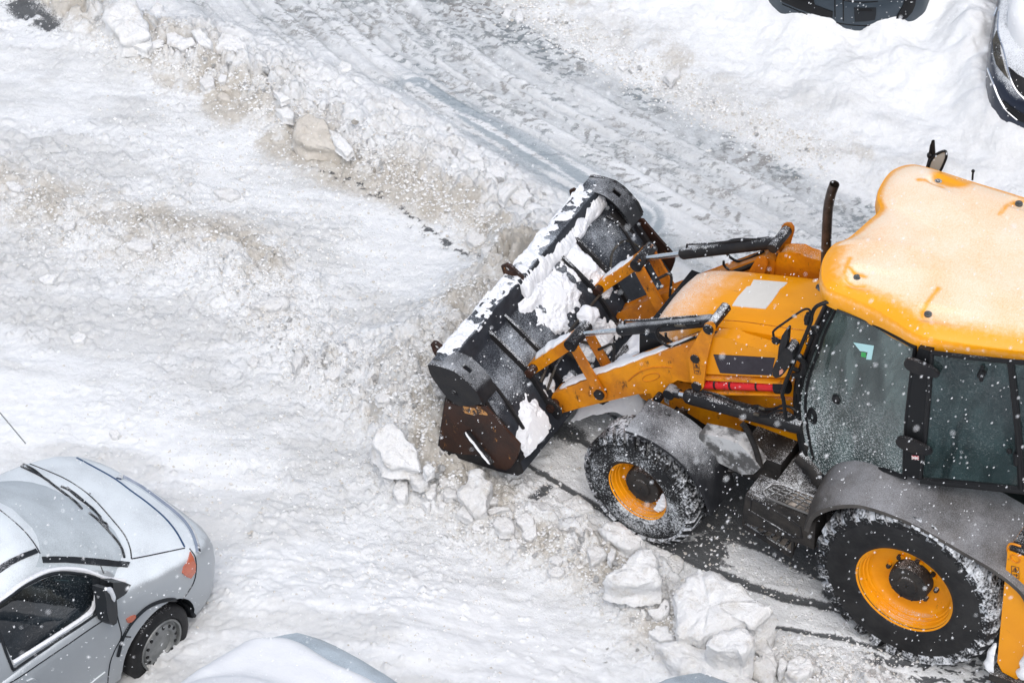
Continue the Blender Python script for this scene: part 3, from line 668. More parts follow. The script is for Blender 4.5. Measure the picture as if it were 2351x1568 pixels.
for sgn in (1, -1):
    fx = (lambda b: b) if sgn > 0 else mir
    Y = lambda px, py, y: (lambda p: Vector((p.x, p.y, p.z)))(bp(px, py, 'y', y))
    arm = obj('loader_arm', fx(pl(B(), ARM, yo, .12)), 'paint_worn' if sgn < 0 else 'paint', BL, bevel=.010)
    obj('rear_arm_box', fx(pl(B(), REAR, yo+.01, .11)), 'paint_clean' if sgn > 0 else 'paint', BL, bevel=.008)
    obj('side_stripe', fx(pl(B(), STK, yo+.014, .004)), 'decal', BL)
    # trough that carries the red safety strut
    a, b_ = Y(*z6(1285, 900), yo-.02), Y(*z6(2190, 950), yo-.02)
    c_, d_ = Y(*z6(1285, 1055), yo-.02), Y(*z6(2200, 1070), yo-.02)
    bm = B(); add_beam(bm, a, b_, .09, .022); add_beam(bm, c_, d_, .11, .014)
    add_prism(bm, [a+Vector((0, -.035, 0)), b_+Vector((0, -.035, 0)), d_+Vector((0, -.035, 0)), c_+Vector((0, -.035, 0))], (0, -.01, 0))
    obj('strut_shelf', fx(bm), 'paint', BL, bevel=.003)
    p, q_ = Y(*z6(1285, 1000), yo+.0), Y(*z6(2090, 1026), yo+.0)
    obj('safety_strut', fx(add_cyl(B(), p, q_, .0365, 20)), 'red', BL)
    bm = B(); dv = (q_-p).normalized()
    for u in (.17, .38, .74): add_cyl(bm, p.lerp(q_, u), p.lerp(q_, u+.028), .0375, 20)
    add_cyl(bm, q_, q_+dv*.10, .052, 16); obj('strut_strap', fx(bm), 'black_clean', BL)
    # bell crank
    bm = B(); pl(bm, CRK, yo+.055, .022); pl(bm, CRK, yo-.15, .022)
    crk = obj('bell_crank', fx(bm), 'paint' if sgn > 0 else 'paint_worn', BL, bevel=.006)
    t_ = Y(*z6(1345, 390), yo+.055)
    bm = B(); add_cyl(bm, t_+Vector((0, .018, 0)), t_+Vector((0, -.26, 0)), .040, 22); add_cyl(bm, t_+Vector((0, .024, 0)), t_+Vector((0, -.0, 0)), .024, 16)
    c2 = Y(*z6(1197, 718), yo+.055); add_cyl(bm, c2+Vector((0, .012, 0)), c2+Vector((0, -.05, 0)), .036, 18)
    c3 = Y(*z6(1215, 1015), yo+.055); add_cyl(bm, c3+Vector((0, .018, 0)), c3+Vector((0, -.24, 0)), .038, 18)
    c4 = Y(*z6(808, 1130), yo+.01); add_cyl(bm, c4+Vector((0, .05, 0)), c4+Vector((0, -.05, 0)), .032, 18)
    obj('pivot_pin', fx(bm), 'black', BL, bevel=.004)
    if sgn > 0:
        bm = B()   # pressed oval and pad on the arm
        ct = Y(*z6(710, 925), yo+.002); ex = (Y(*z6(805, 905), yo)-Y(*z6(615, 945), yo))/2; ez = Vector((0, 0, .036))
        add_tube(bm, [ct+ex*math.cos(t)+ez*math.sin(t) for t in [i*math.pi/12 for i in range(25)]], .0035, 6)
        add_tube(bm, [Y(*z6(x, y), yo+.002) for x, y in ((460, 965), (520, 910), (600, 860), (700, 825), (800, 812), (940, 815))], .006, 6, 3)
        obj('pressed_rim', bm, 'paint_worn', arm)
    # tilt ram
    yr = yo-.085; f0 = Y(*z6(-40, 448), yr); f1 = Y(*z6(350, 412), yr); r1 = Y(*z6(1400, 295), yr)
    ax = (r1-f1).normalized(); f1 = f0+ax*((f1-f0).length)
    bm = B(); add_tube(bm, [f1, f1+ax*.012, f1+ax*.03, f1+ax*.06, r1-ax*.03, r1], [.026, .038, .046, .046, .046, .040], 22); ram = obj('tilt_ram', fx(bm), 'black_dusty' if sgn > 0 else 'black', BL)
    obj('ram_rod', fx(add_cyl(B(), f0-ax*.02, f1+ax*.02, .0205, 16)), 'chrome', ram)
    bm = B(); add_tube(bm, [Y(*z6(x, y), yr+.0) for x, y in ((418, 345), (420, 305), (450, 300), (620, 296), (900, 275), (1180, 252), (1230, 256), (1260, 270))], .0085, 8, 3)
    obj('ram_pipe', fx(bm), 'black', ram)
    bm = B(); add_tube(bm, [Y(*z6(x, y), yr+.05) for x, y in ((1255, 330), (1100, 345), (930, 342), (830, 355), (775, 400), (775, 470), (830, 540), (930, 588), (1060, 545), (1200, 480))], .0105, 8, 4)
    add_tube(bm, [Y(*z6(x, y), yr-.03) for x, y in ((870, 440), (880, 490), (960, 545), (1100, 540), (1240, 470))], .010, 8, 4)
    obj('hose', fx(bm), 'black_clean', ram)
    obj('hose_fitting', fx(add_cyl(B(), Y(*z6(975, 350), yr+.052), Y(*z6(1095, 352), yr+.052), .0125, 10)), 'steel', ram)
    # hard pipe and hose along the arm
    bm = B(); add_tube(bm, [Y(*z6(x, y), yr) for x, y in ((1420, 430), (1560, 428), (1620, 470), (1650, 560), (1700, 620), (1790, 650))], .0105, 8, 4); obj('oil_pipe', fx(bm), 'steel', BL)
    bm = B(); add_tube(bm, [Y(*z6(x, y), yr) for x, y in ((1790, 650), (1860, 665), (1960, 700), (2080, 735), (2200, 790))], .015, 8, 4); add_tube(bm, [Y(*z6(x, y), yo-.13) for x, y in ((350, 800), (560, 690), (800, 600), (1000, 530), (1240, 440))], .014, 8, 4)
    add_tube(bm, [Y(*z6(x, y), yo-.12) for x, y in ((285, 810), (295, 700), (300, 600), (270, 560), (200, 590), (130, 620))], .011, 8, 4)
    obj('oil_hose', fx(bm), 'grime', BL)
    # front linkage: joint, two drop links, box link
    j = Y(1327, 772, yo-.06); an = Y(1378, 903, yo+.03); lk = Y(1228, 838, yo-.06)
    bm = B()
    for yy in (yo+.038, yo-.155):
        a = Vector((j.x, yy, j.z)); b_ = Vector((an.x, yy, an.z)); add_beam(bm, a+(a-b_).normalized()*.02, b_+(b_-a).normalized()*.04, .022, .085, (0, 1, 0)) if False else None
        d = (b_-a).normalized(); s_ = Vector((d.z, 0, -d.x)); k1, k2 = .040, .046
        add_prism(bm, [a-d*.03+s_*k1, a-d*.045, a-d*.03-s_*k1, b_+d*.02-s_*k2, b_+d*.055-s_*k2*.5, b_+d*.055+s_*k2*.5, b_+d*.02+s_*k2], (0, -.022, 0))
    obj('drop_link', fx(bm), 'paint_worn', BL, bevel=.006)
    bm = B(); d = (lk-j).normalized(); add_beam(bm, j+d*.02, lk+d*.04, .125, .085, (0, 0, 1)); obj('bucket_link', fx(bm), 'paint', BL, bevel=.008)
    bm = B(); add_cyl(bm, j+Vector((0, .125, 0)), j+Vector((0, -.13, 0)), .050, 22); add_cyl(bm, j+Vector((0, .135, 0)), j+Vector((0, .12, 0)), .03, 16)
    add_cyl(bm, an+Vector((0, .03, 0)), an+Vector((0, -.22, 0)), .042, 20)
    obj('link_pin', fx(bm), 'black', BL, bevel=.005)
    # lift ram
    l0 = Y(*z6(925, 1085), yo+.05); l1 = Y(*z6(1085, 1120), yo+.05); l2 = Y(*z6(2380, 1470), yo+.05)
    ax = (l2-l1).normalized()
    bm = B(); add_tube(bm, [l1, l1+ax*.02, l1+ax*.05, l2-ax*.05, l2], [.040, .054, .060, .060, .05], 22); lr = obj('lift_ram', fx(bm), 'black', BL)
    bm = B(); add_cyl(bm, l0, l0.lerp(l1, .62), .036, 14); add_cyl(bm, l0+Vector((0, .04, 0)), l0+Vector((0, -.04, 0)), .045, 16); obj('rod_end', fx(bm), 'black_dusty', lr)
    obj('ram_rod', fx(add_cyl(B(), l0.lerp(l1, .5), l1+ax*.03, .028, 14)), 'chrome', lr)
    bm = B(); add_tube(bm, [Y(*z6(x, y), yo+.07) for x, y in ((1270, 1075), (1400, 1105), (1560, 1160), (1700, 1225), (1790, 1250), (1880, 1238), (1950, 1270), (2060, 1270), (2160, 1235), (2260, 1260), (2320, 1310))], .0105, 8, 3)
    add_tube(bm, [Y(*z6(x, y), yo+.10) for x, y in ((1840, 1330), (1900, 1340), (1990, 1345), (2060, 1300), (2160, 1290), (2260, 1340), (2330, 1370))], .010, 8, 3)
    obj('hose', fx(bm), 'black_clean', lr)
    bm = B(); add_cyl(bm, Y(*z6(1900, 1255), yo+.075), Y(*z6(1965, 1275), yo+.075), .014, 10); add_cyl(bm, Y(*z6(1842, 1325), yo+.105), Y(*z6(1905, 1342), yo+.105), .014, 10); obj('hose_fitting', fx(bm), 'steel', lr)
# snow lying along the left arm and on the frame behind the bucket
def snow_strip(name, ctr, wd, hgt, parent, seed=0, n=None, mats='snow_bk', nrm=(0, 0, 1), wob=.3):
    """rounded ridge of snow following a line, ctr = points on the surface, wd = half widths"""
    bm = B(); P = catmull(ctr, 7); up = Vector(nrm); rings = []; N_ = len(P)
    if not isinstance(wd, (list, tuple)): wd = [wd]*len(ctr)
    if not isinstance(hgt, (list, tuple)): hgt = [hgt]*len(ctr)
    rs = random.Random(seed); f1, f2 = rs.uniform(8, 12), rs.uniform(0, 6)
    for i, p in enumerate(P):
        u = i/(N_-1)*(len(ctr)-1); k = min(int(u), len(ctr)-2); f = u-k
        w_ = wd[k]*(1-f)+wd[k+1]*f; h_ = hgt[k]*(1-f)+hgt[k+1]*f
        w_ *= 1+wob*math.sin(i*1.7+f2)*.5+wob*rs.uniform(-.35, .35); h_ *= 1+wob*math.sin(i*1.1+f2)*.6+wob*rs.uniform(-.4, .4)
        if i in (0, N_-1): w_ *= .3; h_ *= .1
        d = (P[min(i+1, N_-1)]-P[max(i-1, 0)]).normalized(); s_ = d.cross(up).normalized()
        ring = []
        for a in [j*math.pi/8 for j in range(9)]:
            jit = rs.uniform(.9, 1.1)
            ring.append(bm.verts.new(p+s_*w_*math.cos(a)*jit+up*(h_*math.sin(a)**.7*jit-.006)))
        rings.append(ring)
    for a, b in zip(rings, rings[1:]):
        for k in range(8): bm.faces.new((a[k], a[k+1], b[k+1], b[k]))
        bm.faces.new((a[0], b[0], b[8], a[8]))
    bm.faces.new(rings[0]); bm.faces.new(rings[-1][::-1])
    return obj(name, bm, mats, parent, sharp=70)
la = [o for o in BL.children if o.name.startswith('loader_arm')][0]
ys = yo-.06
snow_strip('snow_ridge', [bp(px, py, 'y', ys) for px, py in ((1284, 890), (1330, 868), (1400, 842), (1470, 818), (1540, 792), (1590, 772))], [.03, .055, .05, .045, .035, .02], [.03, .03, .02, .015, .01, .006], la, 3)
snow_strip('snow_ridge', [bp(px, py, 'y', yo-.06) for px, py in ((1232, 820), (1260, 800), (1290, 783), (1312, 772))], [.04, .055, .055, .04], [.05, .065, .05, .03], la, 4)
snow_strip('snow_ridge', [(lambda p: Vector((p.x, -p.y, p.z)))(bp(px, py, 'y', yo-.06)) for px, py in ((1232, 820), (1260, 800), (1290, 783), (1312, 772))], [.04, .05, .05, .03], [.02, .03, .03, .02], la, 5)
snow_strip('snow_ridge', [bp(px, py, 'y', .5) for px, py in ((1275, 905), (1280, 915), (1290, 925))], [.04, .05, .03], [.04, .05, .02], la, 6)
# snow packed between the bucket and the engine
bm = B(); xs_, ys_ = np.meshgrid(np.linspace(2.48, 3.12, 60), np.linspace(-.42, .42, 80), indexing='ij')
zz = .62+.26*(fbm(xs_*4, ys_*4, 4, 301)-.3)+.08*(fbm(xs_*14, ys_*14, 3, 305)-.5)+.22*np.exp(-((xs_-2.62)/.22)**2)-.30*sst(xs_, 2.85, 3.12)
fr = np.minimum(np.minimum(xs_-2.48, 3.12-xs_)*6, (.42-np.abs(ys_))*6); zz = zz*np.clip(fr+.55, .2, 1)
vs = [[bm.verts.new((xs_[i, j], ys_[i, j], zz[i, j])) for j in range(80)] for i in range(60)]
for i in range(59):
    for j in range(79): bm.faces.new((vs[i][j], vs[i+1][j], vs[i+1][j+1], vs[i][j+1]))
obj('packed_snow', bm, 'snow_bk', BL)
bm = B(); add_box(bm, (2.45, -.40, .50), (3.0, .40, .56)); add_cyl(bm, (2.90, -.45, .60), (2.90, .45, .60), .06); obj('cross_tube', bm, 'grime', BL, bevel=.01)
# --- bucket
PF = [(3.86, 1.10), (3.85, 1.135), (3.72, 1.15), (3.700, 1.13), (3.680, 1.01), (3.665, .985), (3.56, .905), (3.46, .83), (3.37, .76), (3.29, .655), (3.20, .52), (3.12, .40), (3.10, .33), (3.14, .285), (3.30, .25), (3.84, .19)]
PI = [(3.83, .215), (3.32, .275), (3.18, .31), (3.14, .35), (3.155, .395), (3.24, .52), (3.33, .645), (3.40, .735), (3.49, .81), (3.59, .885), (3.69, .96), (3.72, .99), (3.73, 1.10), (3.83, 1.08)]
BW = 1.15
def xz_prism(bm, P, y0, y1): return add_prism(bm, [(x, y0, z) for x, z in P], (0, y1-y0, 0))
bm = B(); 
ring = PF+PI; ysn = [-BW, -.8, -.4, 0, .4, .8, BW]
prev = None
for y in ysn:
    cur = [bm.verts.new((x, y, z)) for x, z in ring]
    if prev:
        for k in range(len(ring)): bm.faces.new((prev[k], prev[(k+1) % len(ring)], cur[(k+1) % len(ring)], cur[k]))
    else: first = cur
    prev = cur
for rg in (first[::-1], prev):
    n = len(PF)
    for k in range(n-1):   # strip between outer and inner outline
        a = min(int(k*len(PI)/(n-1)), len(PI)-1); b2 = min(int((k+1)*len(PI)/(n-1)), len(PI)-1)
        outer0, outer1 = rg[k], rg[k+1]
    pass
bkt = obj('bucket', bm, 'shell', BL, sharp=50)
SP = [(3.84, .20), (3.755, .78), (3.70, .94), (3.75, 1.09), (3.72, 1.12), (3.69, 1.0), (3.56, .905), (3.46, .83), (3.37, .76), (3.20, .52), (3.12, .40), (3.10, .33), (3.14, .285), (3.30, .25)]
bm = B(); xz_prism(bm, SP, BW, BW+.02); xz_prism(bm, SP, -BW, -BW-.02); obj('side_plate', bm, 'black', bkt, bevel=.004)
# stiffening ribs on the back of the shell; the outer pair carries the pins
RT = [(3.70, 1.065), (3.55, .965), (3.36, .825), (3.31, .76), (3.25, .66), (3.20, .59), (3.13, .575), (3.085, .53), (3.08, .47), (3.11, .42), (3.17, .44), (3.37, .745), (3.47, .82), (3.57, .90), (3.68, .98)]
RT2 = [(3.70, 1.05), (3.55, .95), (3.36, .81), (3.26, .68), (3.15, .53), (3.11, .46), (3.12, .40), (3.20, .51), (3.37, .75), (3.47, .82), (3.57, .90)]
for y in (.62, -.62): bm = xz_prism(B(), RT, y-.011, y+.011); obj('rib', bm, 'black', bkt, bevel=.003)
for y in (.40, -.40): bm = xz_prism(B(), RT2, y-.011, y+.011); obj('rib', bm, 'black', bkt, bevel=.003)
bm = B()
for s_ in (1, -1):
    for (x, z) in ((3.165, .516), (3.345, .79)): add_cyl(bm, (x, s_*.38, z), (x, s_*.65, z), .034, 18)
    add_cyl(bm, (3.165, s_*.648, .516), (3.165, s_*.66, .516), .02, 12)
obj('bucket_pin', bm, 'rust', bkt, bevel=.003)
# clam side arms with their curved guards
AP = [z2(220, 360), z2(250, 358), z2(330, 375), z2(430, 410), z2(500, 460), z2(560, 520), z2(620, 590), z2(662, 672), z2(600, 682), z2(480, 690), z2(440, 672), z2(395, 638), z2(340, 580), z2(300, 523), z2(262, 470), z2(238, 425)]
CP = [z2(362, 648), z2(420, 675), z2(480, 690), z2(600, 682), z2(690, 700), z2(830, 860), z2(960, 1000), z2(955, 1050), z2(930, 1120), z2(888, 1182), z2(850, 1200), z2(770, 1185), z2(700, 1110), z2(640, 1085), z2(580, 1080), z2(500, 1075), z2(430, 1060), z2(370, 1040), z2(318, 1015), z2(322, 940), z2(330, 850), z2(345, 740)]
GA = [z2(222, 358), z2(330, 372), z2(430, 407), z2(505, 460), z2(565, 520), z2(622, 588), z2(664, 672)]
for s_ in (1, -1):
    fx = (lambda b: b) if s_ > 0 else mir
    bm = pl(B(), AP, 1.215, .022); c_ = bp(*z2(430, 590), 'y', 1.215); add_cyl(bm, c_+Vector((0, .006, 0)), c_+Vector((0, -.05, 0)), .032, 20); add_cyl(bm, c_+Vector((0, .012, 0)), c_, .018, 14)
    obj('clam_arm', fx(bm), 'black', bkt, bevel=.004)
    bm = pl(B(), CP, 1.195, .02); cl = obj('clam_side', fx(bm), 'rust', bkt, bevel=.004)
    a, b_ = bp(*z2(535, 890), 'y', 1.20), bp(*z2(735, 1145), 'y', 1.20); bm = B(); add_beam(bm, a, b_, .05, .045, (0, 1, 0)); obj('wear_bar', fx(bm), 'black', cl, bevel=.006)
    snow_strip('snow_ridge', [Vector((p.x, p.y*s_, p.z)) for p in (a+Vector((0, .02, .012)), a.lerp(b_, .5)+Vector((0, .02, .014)), b_+Vector((0, .02, .012)))], .018, .012, cl, 9)
    # guard: curved band from the arm's edge inwards
    bm = B(); top = catmull([bp(x, y, 'y', 1.21) for x, y in GA], 4); wd_ = .19
    sl0, sl1 = 9, 13
    V0 = [[bm.verts.new(p+Vector((0, -wd_*u, 0))) for u in (0, .36, .60, 1)] for p in top]
    V1 = [[bm.verts.new(v.co+Vector((-.004, 0, -.016))) for v in r_] for r_ in V0]
    for i in range(len(top)-1):
        for k in range(3):
            if sl0 <= i < sl1 and k == 1: continue     # slot
            bm.faces.new((V0[i][k], V0[i][k+1], V0[i+1][k+1], V0[i+1][k])); bm.faces.new((V1[i][k], V1[i+1][k], V1[i+1][k+1], V1[i][k+1]))
        bm.faces.new((V0[i][0], V0[i+1][0], V1[i+1][0], V1[i][0])); bm.faces.new((V0[i][3], V1[i][3], V1[i+1][3], V0[i+1][3]))
    for i in (0, len(top)-1):
        for k in range(3): bm.faces.new((V0[i][k], V1[i][k], V1[i][k+1], V0[i][k+1]))
    obj('guard', fx(bm), 'black_dusty', bkt, sharp=50)
    if s_ > 0: obj('worn_patch', pl(B(), [z2(*p) for p in ((505, 690), (560, 700), (640, 712), (690, 735), (705, 765), (640, 755), (590, 762), (520, 745), (495, 715))], 1.1975, .002), mat('bare_orange_metal', (.50, .24, .07), .5, base2=(.03, .018, .014), vscale=26, var=1.1), cl, sharp=None)
    # cylinder hidden under the guard
    bm = B(); add_cyl(bm, c_+Vector((-.02, -.11, 0)), (3.30, 1.10, .62), .05, 16); obj('clam_ram', fx(bm), 'black', bkt)
# stops on the outer shell between side and rib
bm = B()
for s_ in (1, -1):
    add_prism(bm, [(3.14, s_*1.15, .40), (3.42, s_*1.15, .84), (3.42, s_*1.155, .90), (3.10, s_*1.155, .46)], (0, -s_*.03, 0))
    add_tube(bm, [(3.60, s_*1.0, .975), (3.50, s_*.99, .955), (3.42, s_*.98, .89), (3.30, s_*.97, .72), (3.19, s_*.97, .55)], .014, 8, 3)
obj('edge_bar', bm, 'black', bkt)
# lifting lugs on the top edge
def lug(D, hole, y, hr=.022):
    pts = [bp(px, py, 'y', y) for px, py in D]; bm = add_prism(B(), pts, (0, -.02, 0))
    o = obj('lifting_lug', bm, 'rust', bkt, bevel=.004)
    h = bp(*hole, 'y', y); c = obj('lug_hole_tool', add_cyl(B(), h+Vector((0, .1, 0)), h+Vector((0, -.1, 0)), hr, 16), 'rust', None)
    mo = o.modifiers.new('b', 'BOOLEAN'); mo.operation = 'DIFFERENCE'; mo.object = c; mo.solver = 'EXACT'
    bpy.context.view_layer.update(); dg = bpy.context.evaluated_depsgraph_get(); nm = bpy.data.meshes.new_from_object(o.evaluated_get(dg)); o.modifiers.clear(); o.data = nm
    bpy.data.objects.remove(c)
lug([z2(243, 195), z2(262, 175), z2(290, 180), z2(330, 212), z2(410, 268), z2(420, 300), z2(330, 300), z2(290, 305), z2(262, 250)], z2(290, 222), 1.02, .020)
lug([z1(808, 850), z1(848, 832), z1(885, 848), z1(935, 895), z1(990, 945), z1(985, 985), z1(900, 960), z1(845, 950), z1(825, 905)], z1(856, 878), .10, .020)
lug([z1(1355, 245), z1(1385, 232), z1(1425, 255), z1(1480, 300), z1(1535, 350), z1(1500, 420), z1(1420, 400), z1(1370, 340)], z1(1388, 262), -1.02, .004)
# hydraulic pipes on the back of the bucket
def onshell(y, s, h=0.):
    """point on the back of the shell: y across, s 0..1 from the top step down to the heel"""
    Q = PF[4:12]; L = [0]
    for a, b in zip(Q, Q[1:]): L.append(L[-1]+math.dist(a, b))
    t = s*L[-1]; k = max(i for i in range(len(Q)-1) if L[i] <= t+1e-9); f = (t-L[k])/(L[k+1]-L[k])
    x = Q[k][0]*(1-f)+Q[k+1][0]*f; z = Q[k][1]*(1-f)+Q[k+1][1]*f
    dx, dz = Q[k+1][0]-Q[k][0], Q[k+1][1]-Q[k][1]; l = math.hypot(dx, dz); nx_, nz_ = dz/l, -dx/l
    if nz_ < 0: nx_, nz_ = -nx_, -nz_
    return Vector((x+nx_*h, y, z+nz_*h))
bm = B(); add_tube(bm, [onshell(y, s, .05) for y, s in ((-.42, .50), (-.1, .50), (.15, .50), (.35, .52), (.60, .60))], .011, 8, 3)
add_tube(bm, [onshell(y, s, .045) for y, s in ((-.3, .58), (-.05, .58), (.2, .60), (.38, .62), (.58, .70))], .011, 8, 3)
add_tube(bm, [onshell(y, s, .05) for y, s in ((.16, .50), (.10, .60), (-.02, .72), (-.06, .88))], .014, 8, 3)
add_tube(bm, [onshell(y, s, .05) for y, s in ((.22, .60), (.19, .68), (.10, .80), (.08, .95))], .014, 8, 3)
add_tube(bm, [onshell(y, s, .05) for y, s in ((-.62, .45), (-.78, .35), (-.95, .38), (-1.02, .55), (-1.03, .75))], .010, 8, 3)
obj('hydraulic_pipe', bm, 'steel', bkt)
bm = B()
for y, s in ((.16, .50), (.20, .60)): icoblob(bm, onshell(y, s, .05), .028, .1, 2)
obj('pipe_union', bm, 'steel', bkt)
# snow lying on the bucket: thickness varies over the surface
def snow_layer(name, fpos, fth, nu, nv, parent, mats='snow_bk'):
    bm = B(); V = []
    U_, V_ = np.meshgrid(np.linspace(0, 1, nu), np.linspace(0, 1, nv), indexing='ij'); TH = fth(U_, V_)
    for i in range(nu):
        r_ = []
        for j in range(nv):
            p, n = fpos(i/(nu-1), j/(nv-1)); r_.append(bm.verts.new(p+n*float(TH[i, j])))
        V.append(r_)
    for i in range(nu-1):
        for j in range(nv-1):
            bm.faces.new((V[i][j], V[i][j+1], V[i+1][j+1], V[i+1][j]))
    return obj(name, bm, mats, parent, sharp=None)
def sc(x, y, f, s=0, o=4): return fbm(x*f, y*f, o, s)
exp_ = np.exp
def fpos(u, v):
    y = -1.10+2.2*u; return onshell(y, v*.98, 0), (onshell(y, v*.98, 1)-onshell(y, v*.98, 0))
def fth(u, v):
    y = -1.10+2.2*u
    a = 1.25*np.exp(-((y+.02)/.30)**2-((v-.18)/.42)**2)+1.1*np.exp(-((y+.52)/.10)**2-((v-.25)/.42)**2)+.9*np.exp(-((y+.15)/.25)**2-((v-.85)/.16)**2)
    a += .65*np.exp(-((y-.50)/.10)**2-((v-.75)/.25)**2)+.75*np.exp(-((y-.85)/.16)**2-((v-.93)/.10)**2)+.6*np.exp(-((y+.85)/.15)**2-((v-.60)/.14)**2)
    a += .85*np.exp(-((y-.98)/.20)**2-((v-.92)/.17)**2)+.8*np.exp(-((y-.80)/.10)**2-((v-.75)/.2)**2)
    a -= .35*np.exp(-((y-.25)/.18)**2-((v-.2)/.5)**2)
    n = sc(y+3, v*.9, 4.5, 401); n2_ = sc(y+3, v*.9, 15, 409, 3)
    t = a*(.35+1.25*n)+1.0*(n2_-.5)-.42
    return np.where(t > -.15, np.clip(t*.075, -.02, .055), -.02)
snow_layer('snow_cover', fpos, fth, 300, 90, bkt)
def lpos(u, v):
    y = -1.10+2.18*u; a = math.pi*v; c_ = math.cos(a); k_ = .5+.5*math.sin(y*7.3+1)*math.sin(y*17+.5); sp_ = (.045+.03*k_) if y < .15 else .012*k_-.012
    return Vector((3.785+(.085 if c_ > 0 else .085+sp_)*c_, y, 1.115-(.10*max(0, -c_)**2*(1 if y < .15 else .0)))), Vector((.25*c_, 0, 1.))
def lth(u, v):
    y = -1.10+2.18*u; n = sc(y+5, v*.15, 5, 421); n2_ = sc(y+5, v*.4, 17, 427, 3)
    e_ = np.sin(np.pi*np.clip(v, 1e-4, 1-1e-4))**.6; k = np.where(y > .15, .024, .008)+.075*n+.08*(n2_-.5)
    k = np.where(y > .75, k*.75, k)
    bare_ = sc(y+9, v*.5, 6, 431)
    return -.03+e_*(k+.02)
snow_layer('snow_cover', lpos, lth, 320, 22, bkt)
bm = B(); icoblob(bm, onshell(-.12, .52, .10), .085, .16, 3, 5, (1, 1, .9)); obj('snow_lump', bm, 'snow_bk', bkt, sharp=None)
bm = B(); icoblob(bm, onshell(-.20, .66, .05), .05, .3, 3, 8, (1, 1.1, .8)); icoblob(bm, onshell(.15, .42, .03), .03, .3, 2, 8); icoblob(bm, onshell(.33, .80, .03), .04, .35, 2, 9, (1, 1.6, .6)); obj('snow_lump', bm, 'snow_bk', bkt, sharp=None)
# --- front mudguards
def arc_guard(cx, cz, R_, a0, a1, y0, y1, th, n=20, lip=.03):
    bm = B(); rows = []
    for k in range(n+1):
        a = math.radians(a0+(a1-a0)*k/n); c, s = math.cos(a), math.sin(a)
        rows.append([bm.verts.new((cx+(R_+dr)*c, y, cz+(R_+dr)*s)) for y, dr in ((y1, -lip), (y1, -.006), (y1-.012, 0), (y0, 0), (y0, -th), (y1-.012, -th))])
    for p, q2 in zip(rows, rows[1:]):
        for e in range(6): bm.faces.new((p[e], p[(e+1) % 6], q2[(e+1) % 6], q2[e]))
    bm.faces.new(rows[0][::-1]); bm.faces.new(rows[-1]); return bm
bm = arc_guard(2.185, .478, .615, 80, 172, .715, 1.075, .02); obj('front_mudguard', bm, 'black_dusty', BL, sharp=35)
bm = mir(arc_guard(2.185, .478, .615, 80, 172, .715, 1.075, .02)); obj('front_mudguard', bm, 'black_dusty', BL, sharp=35)
bm = B(); add_beam(bm, (1.72, .52, .80), (1.60, .74, .70), .05, .03); add_beam(bm, (2.1, .52, .9), (2.1, .8, 1.08), .05, .03); obj('mudguard_bracket', bm, 'grime', BL, bevel=.004)
# flap with a snow filled pocket behind the front wheel
bm = B(); add_prism(bm, [bp(*z4(x, y), 'y', .80) for x, y in ((-250, 1120), (-60, 1160), (60, 1200), (150, 1290), (235, 1400), (180, 1450), (90, 1450), (-150, 1330), (-260, 1230))], (0, -.12, 0)); obj('snow_filled_pocket', bm, mat('crusted_grey_snow', (.52, .53, .54), .8, base2=(.10, .10, .10), vscale=7, var=.9, bump=.8, bscale=18), BL, bevel=.02)
bm = B(); cr = [bp(*z4(x, y), 'y', .78) for x, y in ((85, 1040), (120, 1075), (165, 1160), (205, 1260), (240, 1390))]
for a, b in zip(catmull(cr, 4), catmull(cr, 4)[1:]): add_beam(bm, a, b, .04, .02, (0, 1, 0))
obj('pocket_rim', bm, 'grime', BL)
# --- rear mudguards
def rguard(s_):
    bm = B(); rows = []
    prof = [(-.98, .95), (-.90, 1.12), (-.70, 1.235), (-.45, 1.30), (-.15, 1.37), (.10, 1.395), (.35, 1.375), (.52, 1.30), (.66, 1.19), (.76, 1.06), (.80, .90)]
    P = catmull([Vector((x, 0, z)) for x, z in prof], 4)
    for i, p in enumerate(P):
        d = (P[min(i+1, len(P)-1)]-P[max(i-1, 0)]).normalized(); nrm = Vector((-d.z, 0, d.x))
        if nrm.z < 0: nrm = -nrm
        rows.append([bm.verts.new(Vector((q2.x, y*s_, q2.z))) for y, q2 in ((1.175, p-nrm*.045), (1.175, p-nrm*.012), (1.155, p), (.98, p+nrm*.05), (.78, p+nrm*.075), (.60, p+nrm*.075), (.60, p-nrm*.03), (1.15, p-nrm*.03))])
    for p, q2 in zip(rows, rows[1:]):
        for e in range(8): bm.faces.new((p[e], p[(e+1) % 8], q2[(e+1) % 8], q2[e]))
    bm.faces.new(rows[0]); bm.faces.new(rows[-1][::-1]); return bm
obj('rear_mudguard', rguard(1), 'fender_grey', BL, sharp=35); obj('rear_mudguard', rguard(-1), 'fender_grey', BL, sharp=35)
# --- cab
# side panels: door plane (angled) and rear window plane
DA, DB, DC = Vector((.95, .555, 2.60)), Vector((.13, .84, 2.60)), Vector((.13, .93, 1.50))
DN = (DB-DA).cross(DC-DA).normalized()
if DN.y < 0: DN = -DN
RA, RB_, RC_ = Vector((.05, .85, 2.60)), Vector((-.95, .70, 2.60)), Vector((.05, .935, 1.50))
RN = (RB_-RA).cross(RC_-RA).normalized()
if RN.y < 0: RN = -RN
def dp(px, py): return bpp(px, py, DA, DN)
def rp(px, py): return bpp(px, py, RA, RN)
door_out = [z4(825, 75), z4(760, 205), z4(700, 340), z4(650, 480), z4(590, 640), z4(558, 760), z4(545, 900), z4(560, 1060), z4(585, 1200), z4(612, 1320), z4(640, 1400), z4(870, 1545), z4(905, 1490), z4(960, 1440), z4(1040, 1410), z4(1130, 1400), z4(1260, 1420), z4(1395, 1470), z4(1400, 1300), z4(1415, 1000), z4(1450, 700), z4(1480, 430), z4(1200, 270), z4(1000, 150)]
